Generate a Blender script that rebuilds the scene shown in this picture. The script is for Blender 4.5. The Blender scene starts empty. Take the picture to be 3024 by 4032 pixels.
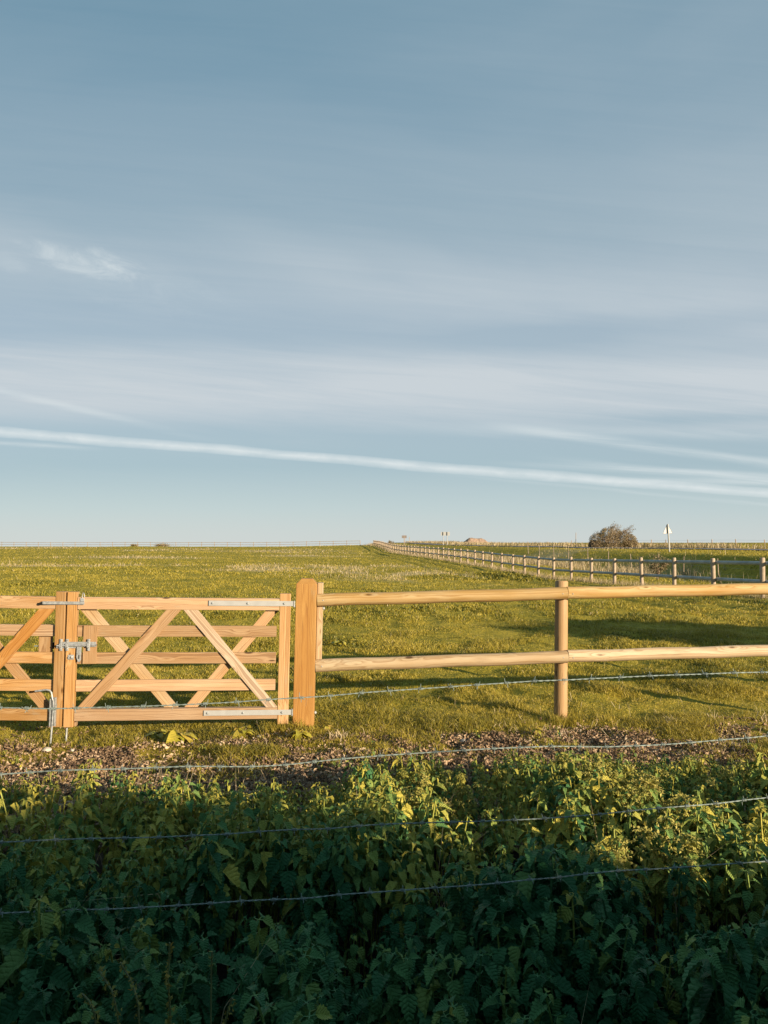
import bpy, bmesh, math, random
import numpy as np
from mathutils import Vector, Matrix

rng = np.random.default_rng(7)
random.seed(7)
S = bpy.context.scene
COL = S.collection
F = 3000.0           # focal length in photo pixels (photo 3024 x 4032)
EYE = 1.68
PITCH = math.atan((2132 - 2016) / F)
CAM = Vector((0, 0, EYE))
R_ = Vector((1, 0, 0)); U_ = Vector((0, -math.sin(PITCH), math.cos(PITCH))); W_ = Vector((0, math.cos(PITCH), math.sin(PITCH)))

def at(px, py, Y, k=0.0):
    """world point seen at photo pixel (px,py) lying on the vertical plane y = Y + k*x"""
    d = R_ * ((px - 1512) / F) + U_ * ((2016 - py) / F) + W_
    t = Y / (d.y - k * d.x)
    return CAM + d * t

# ------------------------------------------------------------------ object helpers
def tag(o, label=None, cat=None, group=None, kind=None):
    if label: o['label'] = label
    if cat: o['category'] = cat
    if group: o['group'] = group
    if kind: o['kind'] = kind
    return o

def empty(name, loc=(0, 0, 0), rot=(0, 0, 0), parent=None):
    o = bpy.data.objects.new(name, None); COL.objects.link(o)
    o.location = loc; o.rotation_euler = rot; o.empty_display_size = 0.1
    if parent: o.parent = parent
    return o

def link(name, me, mat=None, parent=None):
    o = bpy.data.objects.new(name, me); COL.objects.link(o)
    if mat: me.materials.append(mat)
    if parent: o.parent = parent
    return o

def npmesh(name, V, quads=None, tris=None, attrs=None, smooth=False):
    me = bpy.data.meshes.new(name)
    V = np.asarray(V, dtype=np.float32)
    me.vertices.add(len(V)); me.vertices.foreach_set('co', V.ravel())
    loops = []; tot = []
    if quads is not None and len(quads):
        q = np.asarray(quads, dtype=np.int32); loops.append(q.ravel()); tot.append(np.full(len(q), 4, np.int32))
    if tris is not None and len(tris):
        t = np.asarray(tris, dtype=np.int32); loops.append(t.ravel()); tot.append(np.full(len(t), 3, np.int32))
    L = np.concatenate(loops); T = np.concatenate(tot)
    me.loops.add(len(L)); me.loops.foreach_set('vertex_index', L)
    me.polygons.add(len(T))
    st = np.concatenate([[0], np.cumsum(T)[:-1]]).astype(np.int32)
    me.polygons.foreach_set('loop_start', st)
    me.polygons.foreach_set('loop_total', T)
    me.polygons.foreach_set('use_smooth', np.full(len(T), smooth))
    if attrs:
        for k, a in attrs.items():
            a = np.asarray(a, dtype=np.float32)
            if a.ndim == 1:
                at_ = me.attributes.new(k, 'FLOAT', 'POINT'); at_.data.foreach_set('value', a)
            else:
                at_ = me.attributes.new(k, 'FLOAT_VECTOR', 'POINT'); at_.data.foreach_set('vector', a.ravel())
    me.update(calc_edges=True)
    return me

class MB:
    """collects boxes / tubes / prisms into ONE mesh, with wood-grain coordinates"""
    def __init__(self, seed=None):
        self.V = []; self.Fc = []; self.G = []; self.S = []
        r = random.Random(seed)
        self.off = Vector((r.uniform(0, 40), r.uniform(-.03, .03), r.uniform(.02, .06)))
    def _add(self, vs, fs, gs=None, smooth=False):
        n = len(self.V)
        self.V += [tuple(v) for v in vs]
        self.G += [tuple(Vector(g) + self.off) for g in (gs or vs)]
        self.Fc += [tuple(i + n for i in f) for f in fs]
        self.S += [smooth] * len(fs)
    def prism(self, poly, y0, y1, d=(1, 0), bev=.003):
        """polygon in x,z extruded from y0 to y1; grain along d"""
        bm = bmesh.new()
        a = [bm.verts.new((p[0], y0, p[1])) for p in poly]
        b = [bm.verts.new((p[0], y1, p[1])) for p in poly]
        n = len(poly)
        bm.faces.new(a); bm.faces.new(b[::-1])
        for i in range(n): bm.faces.new((a[i], b[i], b[(i + 1) % n], a[(i + 1) % n]))
        bmesh.ops.recalc_face_normals(bm, faces=bm.faces)
        if bev: bmesh.ops.bevel(bm, geom=list(bm.edges), offset=bev, segments=2, affect='EDGES', profile=.6)
        bm.verts.index_update()
        vs = [v.co.copy() for v in bm.verts]
        dl = math.hypot(*d); dx, dz = d[0] / dl, d[1] / dl
        cx = sum(p[0] for p in poly) / n; cz = sum(p[1] for p in poly) / n
        gs = [Vector(((v.x - cx) * dx + (v.z - cz) * dz, -(v.x - cx) * dz + (v.z - cz) * dx, v.y - y0)) for v in vs]
        self._add(vs, [[v.index for v in f.verts] for f in bm.faces], gs)
        bm.free()
    def box(self, x0, x1, y0, y1, z0, z1, d=(1, 0), bev=.003):
        self.prism([(x0, z0), (x1, z0), (x1, z1), (x0, z1)], y0, y1, d, bev)
    def tube(self, pts, r, n=10, cap=True, flat=None, smooth=True):
        """tube through pts; r number or list; grain along the length"""
        pts = [Vector(p) for p in pts]; m = len(pts)
        rs = r if isinstance(r, (list, tuple)) else [r] * m
        T0 = (pts[1] - pts[0]).normalized()
        up = Vector((0, 0, 1)) if abs(T0.z) < .9 else Vector((0, 1, 0))
        vs = []; gs = []; L = 0
        A = (up - T0 * up.dot(T0)).normalized()
        for i, p in enumerate(pts):
            T = (pts[min(i + 1, m - 1)] - pts[max(i - 1, 0)]).normalized()
            A = (A - T * A.dot(T)).normalized(); B = T.cross(A)
            if i: L += (p - pts[i - 1]).length
            for j in range(n):
                an = 2 * math.pi * j / n
                o = A * math.cos(an) * rs[i] + B * math.sin(an) * rs[i]
                vs.append(p + o); gs.append(Vector((L, math.cos(an) * rs[i], math.sin(an) * rs[i])))
        fs = []
        for i in range(m - 1):
            for j in range(n):
                k = (j + 1) % n
                fs.append((i * n + j, i * n + k, (i + 1) * n + k, (i + 1) * n + j))
        self._add(vs, fs, gs, smooth)
        if cap:
            c0 = vs[:n]; c1 = vs[-n:]
            self._add(c0, [tuple(range(n))[::-1]], gs[:n]); self._add(c1, [tuple(range(n))], gs[-n:])
    def ball(self, c, r, sz=(1, 1, 1), n=8):
        vs = []; fs = []
        for i in range(n + 1):
            th = math.pi * i / n
            for j in range(n * 2):
                ph = math.pi * j / n
                vs.append((c[0] + r * sz[0] * math.sin(th) * math.cos(ph), c[1] + r * sz[1] * math.sin(th) * math.sin(ph), c[2] + r * sz[2] * math.cos(th)))
        for i in range(n):
            for j in range(n * 2):
                k = (j + 1) % (n * 2)
                fs.append((i * n * 2 + j, (i + 1) * n * 2 + j, (i + 1) * n * 2 + k, i * n * 2 + k))
        self._add(vs, fs, None, True)
    def build(self, name, mat, parent=None, loc=None):
        me = bpy.data.meshes.new(name)
        me.from_pydata(self.V, [], self.Fc)
        a = me.attributes.new('gc', 'FLOAT_VECTOR', 'POINT')
        a.data.foreach_set('vector', np.asarray(self.G, dtype=np.float32).ravel())
        me.polygons.foreach_set('use_smooth', self.S)
        me.update()
        o = link(name, me, mat, parent)
        if loc: o.location = loc
        return o

# ------------------------------------------------------------------ numpy noise
_P = rng.random((256, 256)).astype(np.float32)
def vnoise(x, y):
    x = np.asarray(x, dtype=np.float64); y = np.asarray(y, dtype=np.float64)
    xi = np.floor(x).astype(int); yi = np.floor(y).astype(int)
    fx = x - xi; fy = y - yi; fx = fx * fx * (3 - 2 * fx); fy = fy * fy * (3 - 2 * fy)
    a = _P[xi & 255, yi & 255]; b = _P[(xi + 1) & 255, yi & 255]; c = _P[xi & 255, (yi + 1) & 255]; d = _P[(xi + 1) & 255, (yi + 1) & 255]
    return (a * (1 - fx) + b * fx) * (1 - fy) + (c * (1 - fx) + d * fx) * fy
def fbm(x, y, o=4):
    s = 0; a = .5
    for i in range(o):
        s = s + a * vnoise(x * 2 ** i + 17.3 * i, y * 2 ** i + 5.1 * i); a *= .5
    return s / (1 - .5 ** o)
def sstep(a, b, x):
    t = np.clip((np.asarray(x, dtype=float) - a) / (b - a), 0, 1); return t * t * (3 - 2 * t)

# ------------------------------------------------------------------ terrain
def fence_x(D):
    D = np.asarray(D, dtype=float)
    return np.where(D < 125, 14.85 - .1087 * D, 1.26 + (D - 125) * (-3.9 / 65.0))
def terrain(X, D, bumps=True):
    X = np.asarray(X, dtype=float); D = np.asarray(D, dtype=float)
    zf = np.interp(D, [0, 9, 15, 24.6, 45, 56, 68, 80, 94, 114, 124, 135, 160, 190, 208, 300, 600, 3000],
                   [0, 0, -.04, -.14, -.52, -.43, -.29, -.22, -.2, -.15, -.06, .15, .5, .72, .72, -2.5, -9, -30])
    zl = np.interp(D, [0, 30, 70, 120, 170, 200, 209, 300, 600, 3000], [0, 0, -.08, .0, .2, .3, .3, -2.8, -9, -30])
    zr = np.interp(D, [0, 30, 65, 90, 150, 200, 270, 400, 600, 3000], [.0, .74, .78, .85, .95, 1.2, 1.25, -2.0, -9, -30])
    u = X - fence_x(D)
    zL = zf + (zl - zf) * sstep(0, 30, -u)
    uf = np.interp(D, [30, 55, 75, 110, 200], [11.5, 11.8, 8, 4, 2.])
    ut = np.interp(D, [30, 55, 60, 75, 110, 150, 200], [14.6, 14.9, 15.6, 16, 12, 10, 8.])
    dip = zf - .32 * sstep(3, 10, u) * (1 - sstep(90, 130, D)) * sstep(20, 32, D)
    near = sstep(14, 32, D)
    zR = dip + (zr - dip) * sstep(0, 1, (u - uf) / (ut - uf)) * near
    z = np.where(u < 0, zL, zR)
    z = z - (.085 + .085 * (1 - sstep(-2.7, -.2, X))) * sstep(4.6, 6.2, D) * (1 - sstep(10, 26, D))
    if bumps:
        z = z + (fbm(X * .25, D * .25) - .5) * .10 * sstep(9, 25, D) + (fbm(X * .06 + 9, D * .06) - .5) * .25 * sstep(20, 60, D) * sstep(0, 12, np.abs(u))
        z = z + (fbm(X * 2.2, D * 2.2, 3) - .5) * (.06 + .06 * sstep(7.5, 9, D)) * (1 - sstep(18, 50, D)) + (fbm(X * 6.5 + 8, D * 4.5, 2) - .5) * .05 * (1 - sstep(10, 18, D)) * sstep(5, 6, D)
        # wheel ruts along the diagonal fence
        for uu in (-3.2, -5.0):
            z = z - .09 * np.exp(-((u - uu - (vnoise(D * .15, D * 0) - .5)) / .33) ** 2) * sstep(14, 22, D) * (1 - sstep(110, 150, D))
        # soil strip slightly churned
        m = sstep(5.0, 5.3, D) * (1 - sstep(6.4, 6.9, D))
        z = z + m * (fbm(X * 7, D * 7, 3) - .45) * .06
    return z
def tz(x, y): return float(terrain(x, y))
def ground_at(px, py):
    D = EYE * F / (py - 2132)
    for _ in range(6):
        X = (px - 1512) / F * D; D = (EYE - tz(X, D)) * F / (py - 2132)
    return (px - 1512) / F * D, D
def soil_mask(X, D):
    n = (fbm(X * .8 + 4, D * .8) - .5)
    near_edge = -5 + n * .3
    far_edge = 7.1 + n * .8 + .12 * sstep(-.5, -2, X) + .15 * np.clip(X, -2, 3) * .6
    m = sstep(near_edge - .2, near_edge + .15, D) * (1 - sstep(far_edge - .35, far_edge + .25, D))
    hole = sstep(.47, .58, fbm(X * 2.2 + 30, D * 2.6, 3)) * sstep(6.1, 6.5, D)
    bare = np.exp(-((X + 2.5) / .8) ** 2 - ((D - 7.05) / .3) ** 2) * .9 * sstep(.35, .55, fbm(X * 4, D * 4, 2))
    return np.clip(np.maximum(m * (1 - .9 * hole), bare), 0, 1)
def dry_mask(X, D):
    n = fbm(X * .05 + 3, D * .035 + 8, 4); n2 = fbm(X * .4, D * .2, 3)
    d = sstep(.58, .70, n) * sstep(.35, .6, n2) * sstep(25, 45, D) * .7
    # long pale patch on the left and the shorter one in the centre of the field
    for (cx, cy, sx, sy) in ((-25, 54, 6, 2.4), (-18, 57, 4, 1.6), (-8.6, 49, 2.4, 1.3), (-27, 82, 6, 4), (-9, 95, 5, 4), (-14, 118, 7, 4), (-22, 130, 12, 5)):
        d = np.maximum(d, .95 * np.exp(-((X - cx) / sx) ** 2 - ((D - cy) / sy) ** 2) * sstep(.3, .6, n2 + .1))
    u = X - fence_x(D)
    uf = np.interp(D, [30, 55, 75, 110, 200], [11.5, 11.8, 8, 4, 2.])
    d = np.maximum(d, .9 * np.exp(-((u - uf + .6) / 1.6) ** 2) * sstep(50, 58, D))
    d = np.maximum(d, .7 * np.exp(-(u / .5) ** 2) * sstep(20, 30, D))
    return np.clip(d, 0, 1)

# ------------------------------------------------------------------ materials
def nt(name):
    m = bpy.data.materials.new(name); m.use_nodes = True
    t = m.node_tree; t.nodes.clear()
    return m, t
class NB:
    def __init__(self, t): self.t = t
    def n(self, ty, **kw):
        o = self.t.nodes.new(ty)
        for k, v in kw.items():
            if k.startswith('_'): setattr(o, k[1:], v)
            else:
                key = k.replace('__', ' ')
                o.inputs[key].default_value = v
        return o
    def l(self, a, b): self.t.links.new(a, b)
    def math(self, op, a, b=None, c=None, clamp=False):
        o = self.t.nodes.new('ShaderNodeMath'); o.operation = op; o.use_clamp = clamp
        for i, v in enumerate((a, b, c)):
            if v is None: continue
            if isinstance(v, (int, float)): o.inputs[i].default_value = v
            else: self.l(v, o.inputs[i])
        return o.outputs[0]
    def mix(self, fac, a, b, mode='MIX'):
        o = self.t.nodes.new('ShaderNodeMix'); o.data_type = 'RGBA'; o.blend_type = mode
        for i, v in ((0, fac), (6, a), (7, b)):
            if isinstance(v, (int, float)): o.inputs[i].default_value = v
            elif isinstance(v, (tuple, list)): o.inputs[i].default_value = (*v, 1) if len(v) == 3 else v
            else: self.l(v, o.inputs[i])
        return o.outputs[2]
    def noise(self, vec, scale, detail=4, rough=.55, dist=0):
        o = self.t.nodes.new('ShaderNodeTexNoise'); o.inputs['Scale'].default_value = scale
        o.inputs['Detail'].default_value = detail; o.inputs['Roughness'].default_value = rough; o.inputs['Distortion'].default_value = dist
        if vec is not None: self.l(vec, o.inputs['Vector'])
        return o.outputs['Fac']
    def ramp(self, fac, stops, interp='LINEAR'):
        o = self.t.nodes.new('ShaderNodeValToRGB'); o.color_ramp.interpolation = interp
        e = o.color_ramp.elements
        while len(e) < len(stops): e.new(.5)
        for i, (p, c) in enumerate(stops):
            e[i].position = p; e[i].color = (*c, 1) if len(c) == 3 else c
        self.l(fac, o.inputs[0]); return o.outputs[0]
    def maprange(self, v, a, b, c=0, d=1):
        o = self.t.nodes.new('ShaderNodeMapRange'); o.interpolation_type = 'SMOOTHSTEP'
        self.l(v, o.inputs[0]); o.inputs[1].default_value = a; o.inputs[2].default_value = b; o.inputs[3].default_value = c; o.inputs[4].default_value = d
        return o.outputs[0]
    def attr(self, name):
        o = self.t.nodes.new('ShaderNodeAttribute'); o.attribute_name = name; return o
    def out(self, sh):
        o = self.t.nodes.new('ShaderNodeOutputMaterial'); self.l(sh, o.inputs[0])

def wood(name, light, mid, dark, rough=.62, weather=0.0):
    m, t = nt(name); b = NB(t)
    gc = b.attr('gc').outputs['Vector']
    oi = b.n('ShaderNodeObjectInfo')
    sep = b.n('ShaderNodeSeparateXYZ'); b.l(gc, sep.inputs[0])
    l, w, d = sep.outputs
    l = b.math('ADD', l, b.math('MULTIPLY', oi.outputs['Random'], 37.0))
    # knots: sparse cells along the board
    kv = b.n('ShaderNodeCombineXYZ'); b.l(b.math('MULTIPLY', l, 2.7), kv.inputs[0]); b.l(b.math('MULTIPLY', w, 11.0), kv.inputs[1]); kv.inputs[2].default_value = 3.3
    vo = b.t.nodes.new('ShaderNodeTexVoronoi'); vo.inputs['Scale'].default_value = 1; vo.inputs['Randomness'].default_value = .9
    b.l(kv.outputs[0], vo.inputs['Vector'])
    kd = vo.outputs['Distance']
    sel = b.n('ShaderNodeSeparateColor'); b.l(vo.outputs['Color'], sel.inputs[0])
    on = b.math('GREATER_THAN', sel.outputs[0], .45)
    # stretched noise bends the rings
    nv = b.n('ShaderNodeCombineXYZ'); b.l(b.math('MULTIPLY', l, 1.1), nv.inputs[0]); b.l(b.math('MULTIPLY', w, 7.0), nv.inputs[1]); b.l(b.math('MULTIPLY', d, 5.0), nv.inputs[2])
    n1 = b.noise(nv.outputs[0], 1.0, 3, .5)
    bend = b.math('MULTIPLY', b.math('SUBTRACT', n1, .5), .085)
    kpush = b.math('MULTIPLY', b.math('MULTIPLY', on, b.maprange(kd, .55, 0, 0, 1)), .035)
    ww = b.math('ADD', b.math('ADD', w, bend), kpush)
    r = b.math('SQRT', b.math('ADD', b.math('MULTIPLY', ww, ww), b.math('MULTIPLY', d, d)))
    fr = b.math('FRACT', b.math('MULTIPLY', r, 118.0))
    ring = b.math('MULTIPLY', b.math('POWER', fr, 2.2), b.maprange(fr, 1.0, .86, 0, 1))
    # fine fibre
    fv = b.n('ShaderNodeCombineXYZ'); b.l(b.math('MULTIPLY', l, 7.0), fv.inputs[0]); b.l(b.math('MULTIPLY', w, 260.0), fv.inputs[1]); b.l(b.math('MULTIPLY', d, 260.0), fv.inputs[2])
    fib = b.noise(fv.outputs[0], 1.0, 2, .6)
    bv = b.n('ShaderNodeCombineXYZ'); b.l(b.math('MULTIPLY', l, 1.6), bv.inputs[0]); b.l(b.math('MULTIPLY', w, 9.0), bv.inputs[1]); b.l(b.math('MULTIPLY', d, 9.0), bv.inputs[2])
    blot = b.noise(bv.outputs[0], 1.0, 3, .6)
    c = b.mix(b.maprange(blot, .3, .7), light, mid)
    c = b.mix(b.math('MULTIPLY', ring, .9), c, dark)
    c = b.mix(b.math('MULTIPLY', b.math('SUBTRACT', fib, .35), .5, clamp=True), c, dark)
    kn = b.math('MULTIPLY', on, b.maprange(kd, .13, .07, 0, 1))
    c = b.mix(b.math('MULTIPLY', kn, .95), c, tuple(x * .45 for x in dark))
    halo = b.math('MULTIPLY', on, b.maprange(b.math('ABSOLUTE', b.math('SUBTRACT', kd, .2)), .09, .0, 0, .5))
    c = b.mix(halo, c, light)
    # each board has its own tone
    hv = b.n('ShaderNodeHueSaturation'); b.l(c, hv.inputs['Color'])
    b.l(b.math('ADD', b.math('MULTIPLY', oi.outputs['Random'], .38), .80), hv.inputs['Value'])
    b.l(b.math('ADD', b.math('MULTIPLY', b.math('FRACT', b.math('MULTIPLY', oi.outputs['Random'], 7.7)), .35), .85), hv.inputs['Saturation'])
    tint = b.mix(1.0, hv.outputs[0], oi.outputs['Color'], 'MULTIPLY')
    # weather stains: grey greenish blotches
    sv_ = b.n('ShaderNodeCombineXYZ'); b.l(b.math('MULTIPLY', l, 3.0), sv_.inputs[0]); b.l(b.math('MULTIPLY', w, 14.0), sv_.inputs[1]); b.l(b.math('MULTIPLY', d, 10.0), sv_.inputs[2])
    stn = b.noise(sv_.outputs[0], 1.0, 5, .7, .6)
    tint = b.mix(b.maprange(stn, .56, .76, 0, .45), tint, (.30, .25, .17))
    cv_ = b.n('ShaderNodeCombineXYZ'); b.l(b.math('MULTIPLY', l, 2.2), cv_.inputs[0]); b.l(b.math('MULTIPLY', w, 120.0), cv_.inputs[1]); b.l(b.math('MULTIPLY', d, 120.0), cv_.inputs[2])
    crk = b.noise(cv_.outputs[0], 1.0, 2, .5)
    tint = b.mix(b.maprange(crk, .68, .74, 0, .8), tint, (.06, .03, .012))
    p = b.n('ShaderNodeBsdfPrincipled', Roughness=rough); b.l(tint, p.inputs['Base Color'])
    p.inputs['Specular IOR Level'].default_value = .3
    bp = b.n('ShaderNodeBump', Strength=.35, Distance=.0015)
    b.l(b.math('ADD', b.math('MULTIPLY', ring, -.6), fib), bp.inputs['Height']); b.l(bp.outputs[0], p.inputs['Normal'])
    b.out(p.outputs[0])
    return m

def plain(name, col, rough=.6, metal=0, nscale=20, var=.25, bump=.0, spec=.5):
    m, t = nt(name); b = NB(t)
    tc = b.n('ShaderNodeTexCoord')
    n = b.noise(tc.outputs['Object'], nscale, 4, .6)
    c = b.mix(b.maprange(n, .3, .7), tuple(x * (1 - var) for x in col), tuple(min(1, x * (1 + var)) for x in col))
    p = b.n('ShaderNodeBsdfPrincipled', Roughness=rough, Metallic=metal); b.l(c, p.inputs['Base Color'])
    p.inputs['Specular IOR Level'].default_value = spec
    if bump:
        bp = b.n('ShaderNodeBump', Strength=.6, Distance=bump); b.l(n, bp.inputs['Height']); b.l(bp.outputs[0], p.inputs['Normal'])
    b.out(p.outputs[0]); return m

def leafmat(name, stops, trans=.25, rough=.5, spec=.4, veins=False):
    """foliage: colour by the per-leaf random 'tint' attribute"""
    m, t = nt(name); b = NB(t)
    ti = b.attr('tint').outputs['Fac']
    c = b.ramp(ti, stops)
    tc = b.n('ShaderNodeTexCoord')
    n = b.noise(tc.outputs['Object'], 60, 3, .6)
    c = b.mix(b.maprange(n, .4, .75, 0, .2), c, (.02, .03, .01))
    p = b.n('ShaderNodeBsdfPrincipled', Roughness=rough); b.l(c, p.inputs['Base Color'])
    p.inputs['Specular IOR Level'].default_value = spec
    if veins:
        lv = b.attr('leafuv').outputs['Vector']
        sp = b.n('ShaderNodeSeparateXYZ'); b.l(lv, sp.inputs[0])
        a = b.math('SUBTRACT', b.math('MULTIPLY', sp.outputs[0], 7.0), b.math('MULTIPLY', b.math('ABSOLUTE', sp.outputs[1]), 2.6))
        v = b.math('ABSOLUTE', b.math('SUBTRACT', b.math('FRACT', a), .5))
        bp = b.n('ShaderNodeBump', Strength=.9, Distance=.004)
        b.l(b.math('ADD', b.math('MULTIPLY', b.maprange(v, .0, .35), .45), b.math('MULTIPLY', n, 1.3)), bp.inputs['Height']); b.l(bp.outputs[0], p.inputs['Normal'])
    tr = b.n('ShaderNodeBsdfTranslucent'); b.l(c, tr.inputs['Color'])
    mx = b.n('ShaderNodeMixShader', Fac=trans); b.l(p.outputs[0], mx.inputs[1]); b.l(tr.outputs[0], mx.inputs[2])
    b.out(mx.outputs[0]); return m

M = {}
M['gate'] = wood('gate_timber', (.45, .30, .165), (.385, .225, .10), (.16, .066, .02))
M['post'] = wood('post_timber', (.38, .205, .062), (.31, .145, .030), (.17, .062, .010))
M['rail'] = wood('rail_timber', (.49, .375, .225), (.43, .295, .15), (.25, .135, .05))
M['farpost'] = plain('pale_fence_post', (.33, .25, .175), .75, nscale=3, var=.2)
M['farrail'] = plain('weathered_fence_rail', (.30, .33, .33), .8, nscale=2, var=.2)  # grey-blue of the rails' shaded side put into their colour
M['oldpost'] = plain('old_stake', (.26, .2, .14), .85, nscale=4, var=.3)
M['galv'] = plain('galvanised_steel', (.33, .34, .34), .5, .4, 45, .25, .0004)
M['galvdull'] = plain('dull_galvanised_wire', (.22, .265, .245), .6, .3, 90, .25)
M['black'] = plain('dark_steel', (.02, .02, .02), .5, .3)
M['white'] = plain('white_painted_metal', (.34, .34, .33), .5, .1, 14, .06)
M['signgrey'] = plain('grey_sign_back', (.2, .2, .2), .5, .2, 6, .08)
M['brown'] = plain('brown_sign_board', (.075, .055, .05), .6, 0, 6, .15)
M['sand'] = plain('mound_earth', (.33, .22, .15), .95, 0, 1.4, .3, .05)
M['asphalt'] = plain('asphalt', (.11, .11, .12), .9, 0, 8, .2)
M['bark'] = plain('bark', (.13, .09, .06), .9, 0, 12, .3, .004)
M['stone'] = plain('pale_stone', (.40, .35, .29), .9, 0, 25, .25, .004)
M['stem'] = plain('stem_green', (.10, .12, .04), .6, 0, 30, .3)
M['nettle'] = leafmat('nettle_leaf', [(0, (.022, .092, .034)), (.12, (.052, .150, .060)), (.36, (.078, .185, .060)), (.7, (.23, .28, .06)), (1, (.44, .38, .07))], .10, .5, .14, True)  # ramp runs from shaded green to sunlit yellow
M['catkin'] = leafmat('nettle_seed', [(0, (.30, .28, .06)), (1, (.52, .44, .13))], .2, .7, .2)
M['seed'] = leafmat('dock_seed', [(0, (.16, .17, .04)), (.6, (.27, .23, .05)), (1, (.4, .22, .05))], .2, .7, .2)
M['dock'] = leafmat('dock_leaf', [(0, (.30, .29, .03)), (.6, (.50, .42, .05)), (1, (.6, .40, .10))], .25, .45, .4, True)
M['grass'] = leafmat('grass_blade', [(0, (.10, .115, .018)), (.45, (.34, .27, .032)), (.8, (.46, .355, .055)), (.93, (.42, .32, .10)), (1, (.5, .40, .22))], .3, .55, .3)
M['drygrass'] = leafmat('dry_grass_blade', [(0, (.20, .16, .06)), (.5, (.42, .32, .18)), (1, (.66, .54, .36))], .3, .7, .2)
M['litter'] = leafmat('litter_flake', [(0, (.05, .032, .028)), (.3, (.19, .12, .072)), (.75, (.44, .30, .185)), (1, (.58, .45, .31))], .1, .8, .2)
M['thorn'] = leafmat('thorn_leaf', [(0, (.05, .055, .02)), (.4, (.17, .14, .06)), (.75, (.34, .25, .145)), (1, (.45, .34, .22))], .2, .6, .25)
M['hedgeleaf'] = leafmat('hedge_leaf', [(0, (.03, .06, .02)), (1, (.08, .11, .03))], .15)

def ground_material():
    m, t = nt('field_ground'); b = NB(t)
    tc = b.n('ShaderNodeTexCoord'); o = tc.outputs['Object']
    soil = b.attr('soil').outputs['Fac']; dry = b.attr('dry').outputs['Fac']
    n1 = b.noise(o, .35, 5, .6); n2 = b.noise(o, 3.5, 5, .65); n3 = b.noise(o, 22, 4, .7)
    g = b.mix(b.maprange(n1, .3, .7), (.31, .245, .028), (.42, .315, .045))
    g = b.mix(b.maprange(n2, .4, .62, 0, .8), g, (.20, .175, .022))
    g = b.mix(b.maprange(n3, .55, .8, 0, .6), g, (.38, .30, .07))
    g = b.mix(b.math('MULTIPLY', dry, b.maprange(n2, .3, .6, .4, 1)), g, (.46, .37, .21))
    s = b.mix(b.maprange(n3, .3, .7), (.07, .048, .034), (.22, .155, .10))
    s = b.mix(b.maprange(n2, .5, .8, 0, .5), s, (.13, .10, .05))
    bshade = b.attr('humus').outputs['Fac']
    s = b.mix(bshade, s, (.018, .014, .010))  # earth under the nettles painted near black as shade in the gaps
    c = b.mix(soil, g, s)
    p = b.n('ShaderNodeBsdfPrincipled', Roughness=.95); b.l(c, p.inputs['Base Color']); p.inputs['Specular IOR Level'].default_value = .1
    bp = b.n('ShaderNodeBump', Strength=.7, Distance=.05)
    b.l(b.math('ADD', n3, b.math('MULTIPLY', n2, 1.5)), bp.inputs['Height']); b.l(bp.outputs[0], p.inputs['Normal'])
    b.out(p.outputs[0]); return m
M['ground'] = ground_material()

# ------------------------------------------------------------------ ground sheet
def axis(parts):
    out = []
    for a, b_, st in parts: out += list(np.arange(a, b_, st))
    return out
ys = axis([(-60, -6, 3), (-6, 0, .5), (0, 13, .12), (13, 30, .3), (30, 70, .6), (70, 140, 1.2), (140, 230, 2), (230, 400, 10), (400, 3001, 130)])
xs = axis([(-1500, -200, 130), (-200, -80, 6), (-80, -12, 1.5), (-12, -4.5, .3), (-4.5, 5.5, .12), (5.5, 16, .25), (16, 45, .6), (45, 120, 3), (120, 300, 15), (300, 1501, 150)])
XX, YY = np.meshgrid(np.array(xs), np.array(ys))
ZZ = terrain(XX, YY)
nx, ny = len(xs), len(ys)
idx = np.arange(nx * ny).reshape(ny, nx)
quads = np.stack([idx[:-1, :-1], idx[:-1, 1:], idx[1:, 1:], idx[1:, :-1]], -1).reshape(-1, 4)
V = np.stack([XX, YY, ZZ], -1).reshape(-1, 3)
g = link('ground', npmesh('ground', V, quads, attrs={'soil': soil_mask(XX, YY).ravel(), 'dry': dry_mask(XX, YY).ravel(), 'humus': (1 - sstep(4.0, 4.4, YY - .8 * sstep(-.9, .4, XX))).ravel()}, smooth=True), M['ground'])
tag(g, kind='structure')

# road on the bank to the right
road = [(70, 38), (54, 55), (37, 75), (28, 89), (20, 108), (14.5, 135), (10.5, 170), (7, 215), (2, 280)]
rv = []
fine = []
for i in range(len(road) - 1):
    for k in range(8):
        f = k / 8; fine.append((road[i][0] * (1 - f) + road[i + 1][0] * f, road[i][1] * (1 - f) + road[i + 1][1] * f))
nr = 9
for i, (x, y) in enumerate(fine):
    x2, y2 = fine[min(i + 1, len(fine) - 1)]; x1, y1 = fine[max(i - 1, 0)]
    dx, dy = x2 - x1, y2 - y1; L = math.hypot(dx, dy); nx_, ny_ = -dy / L, dx / L
    for k in range(nr):
        s = (k / (nr - 1) - .5) * 5.0
        px, py = x + nx_ * s, y + ny_ * s
        rv.append((px, py, tz(px, py) + .07))
rf = [(i * nr + k, i * nr + k + 1, (i + 1) * nr + k + 1, (i + 1) * nr + k) for i in range(len(fine) - 1) for k in range(nr - 1)]
tag(link('road', npmesh('road', rv, rf, smooth=True), M['asphalt']), kind='structure')

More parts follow.
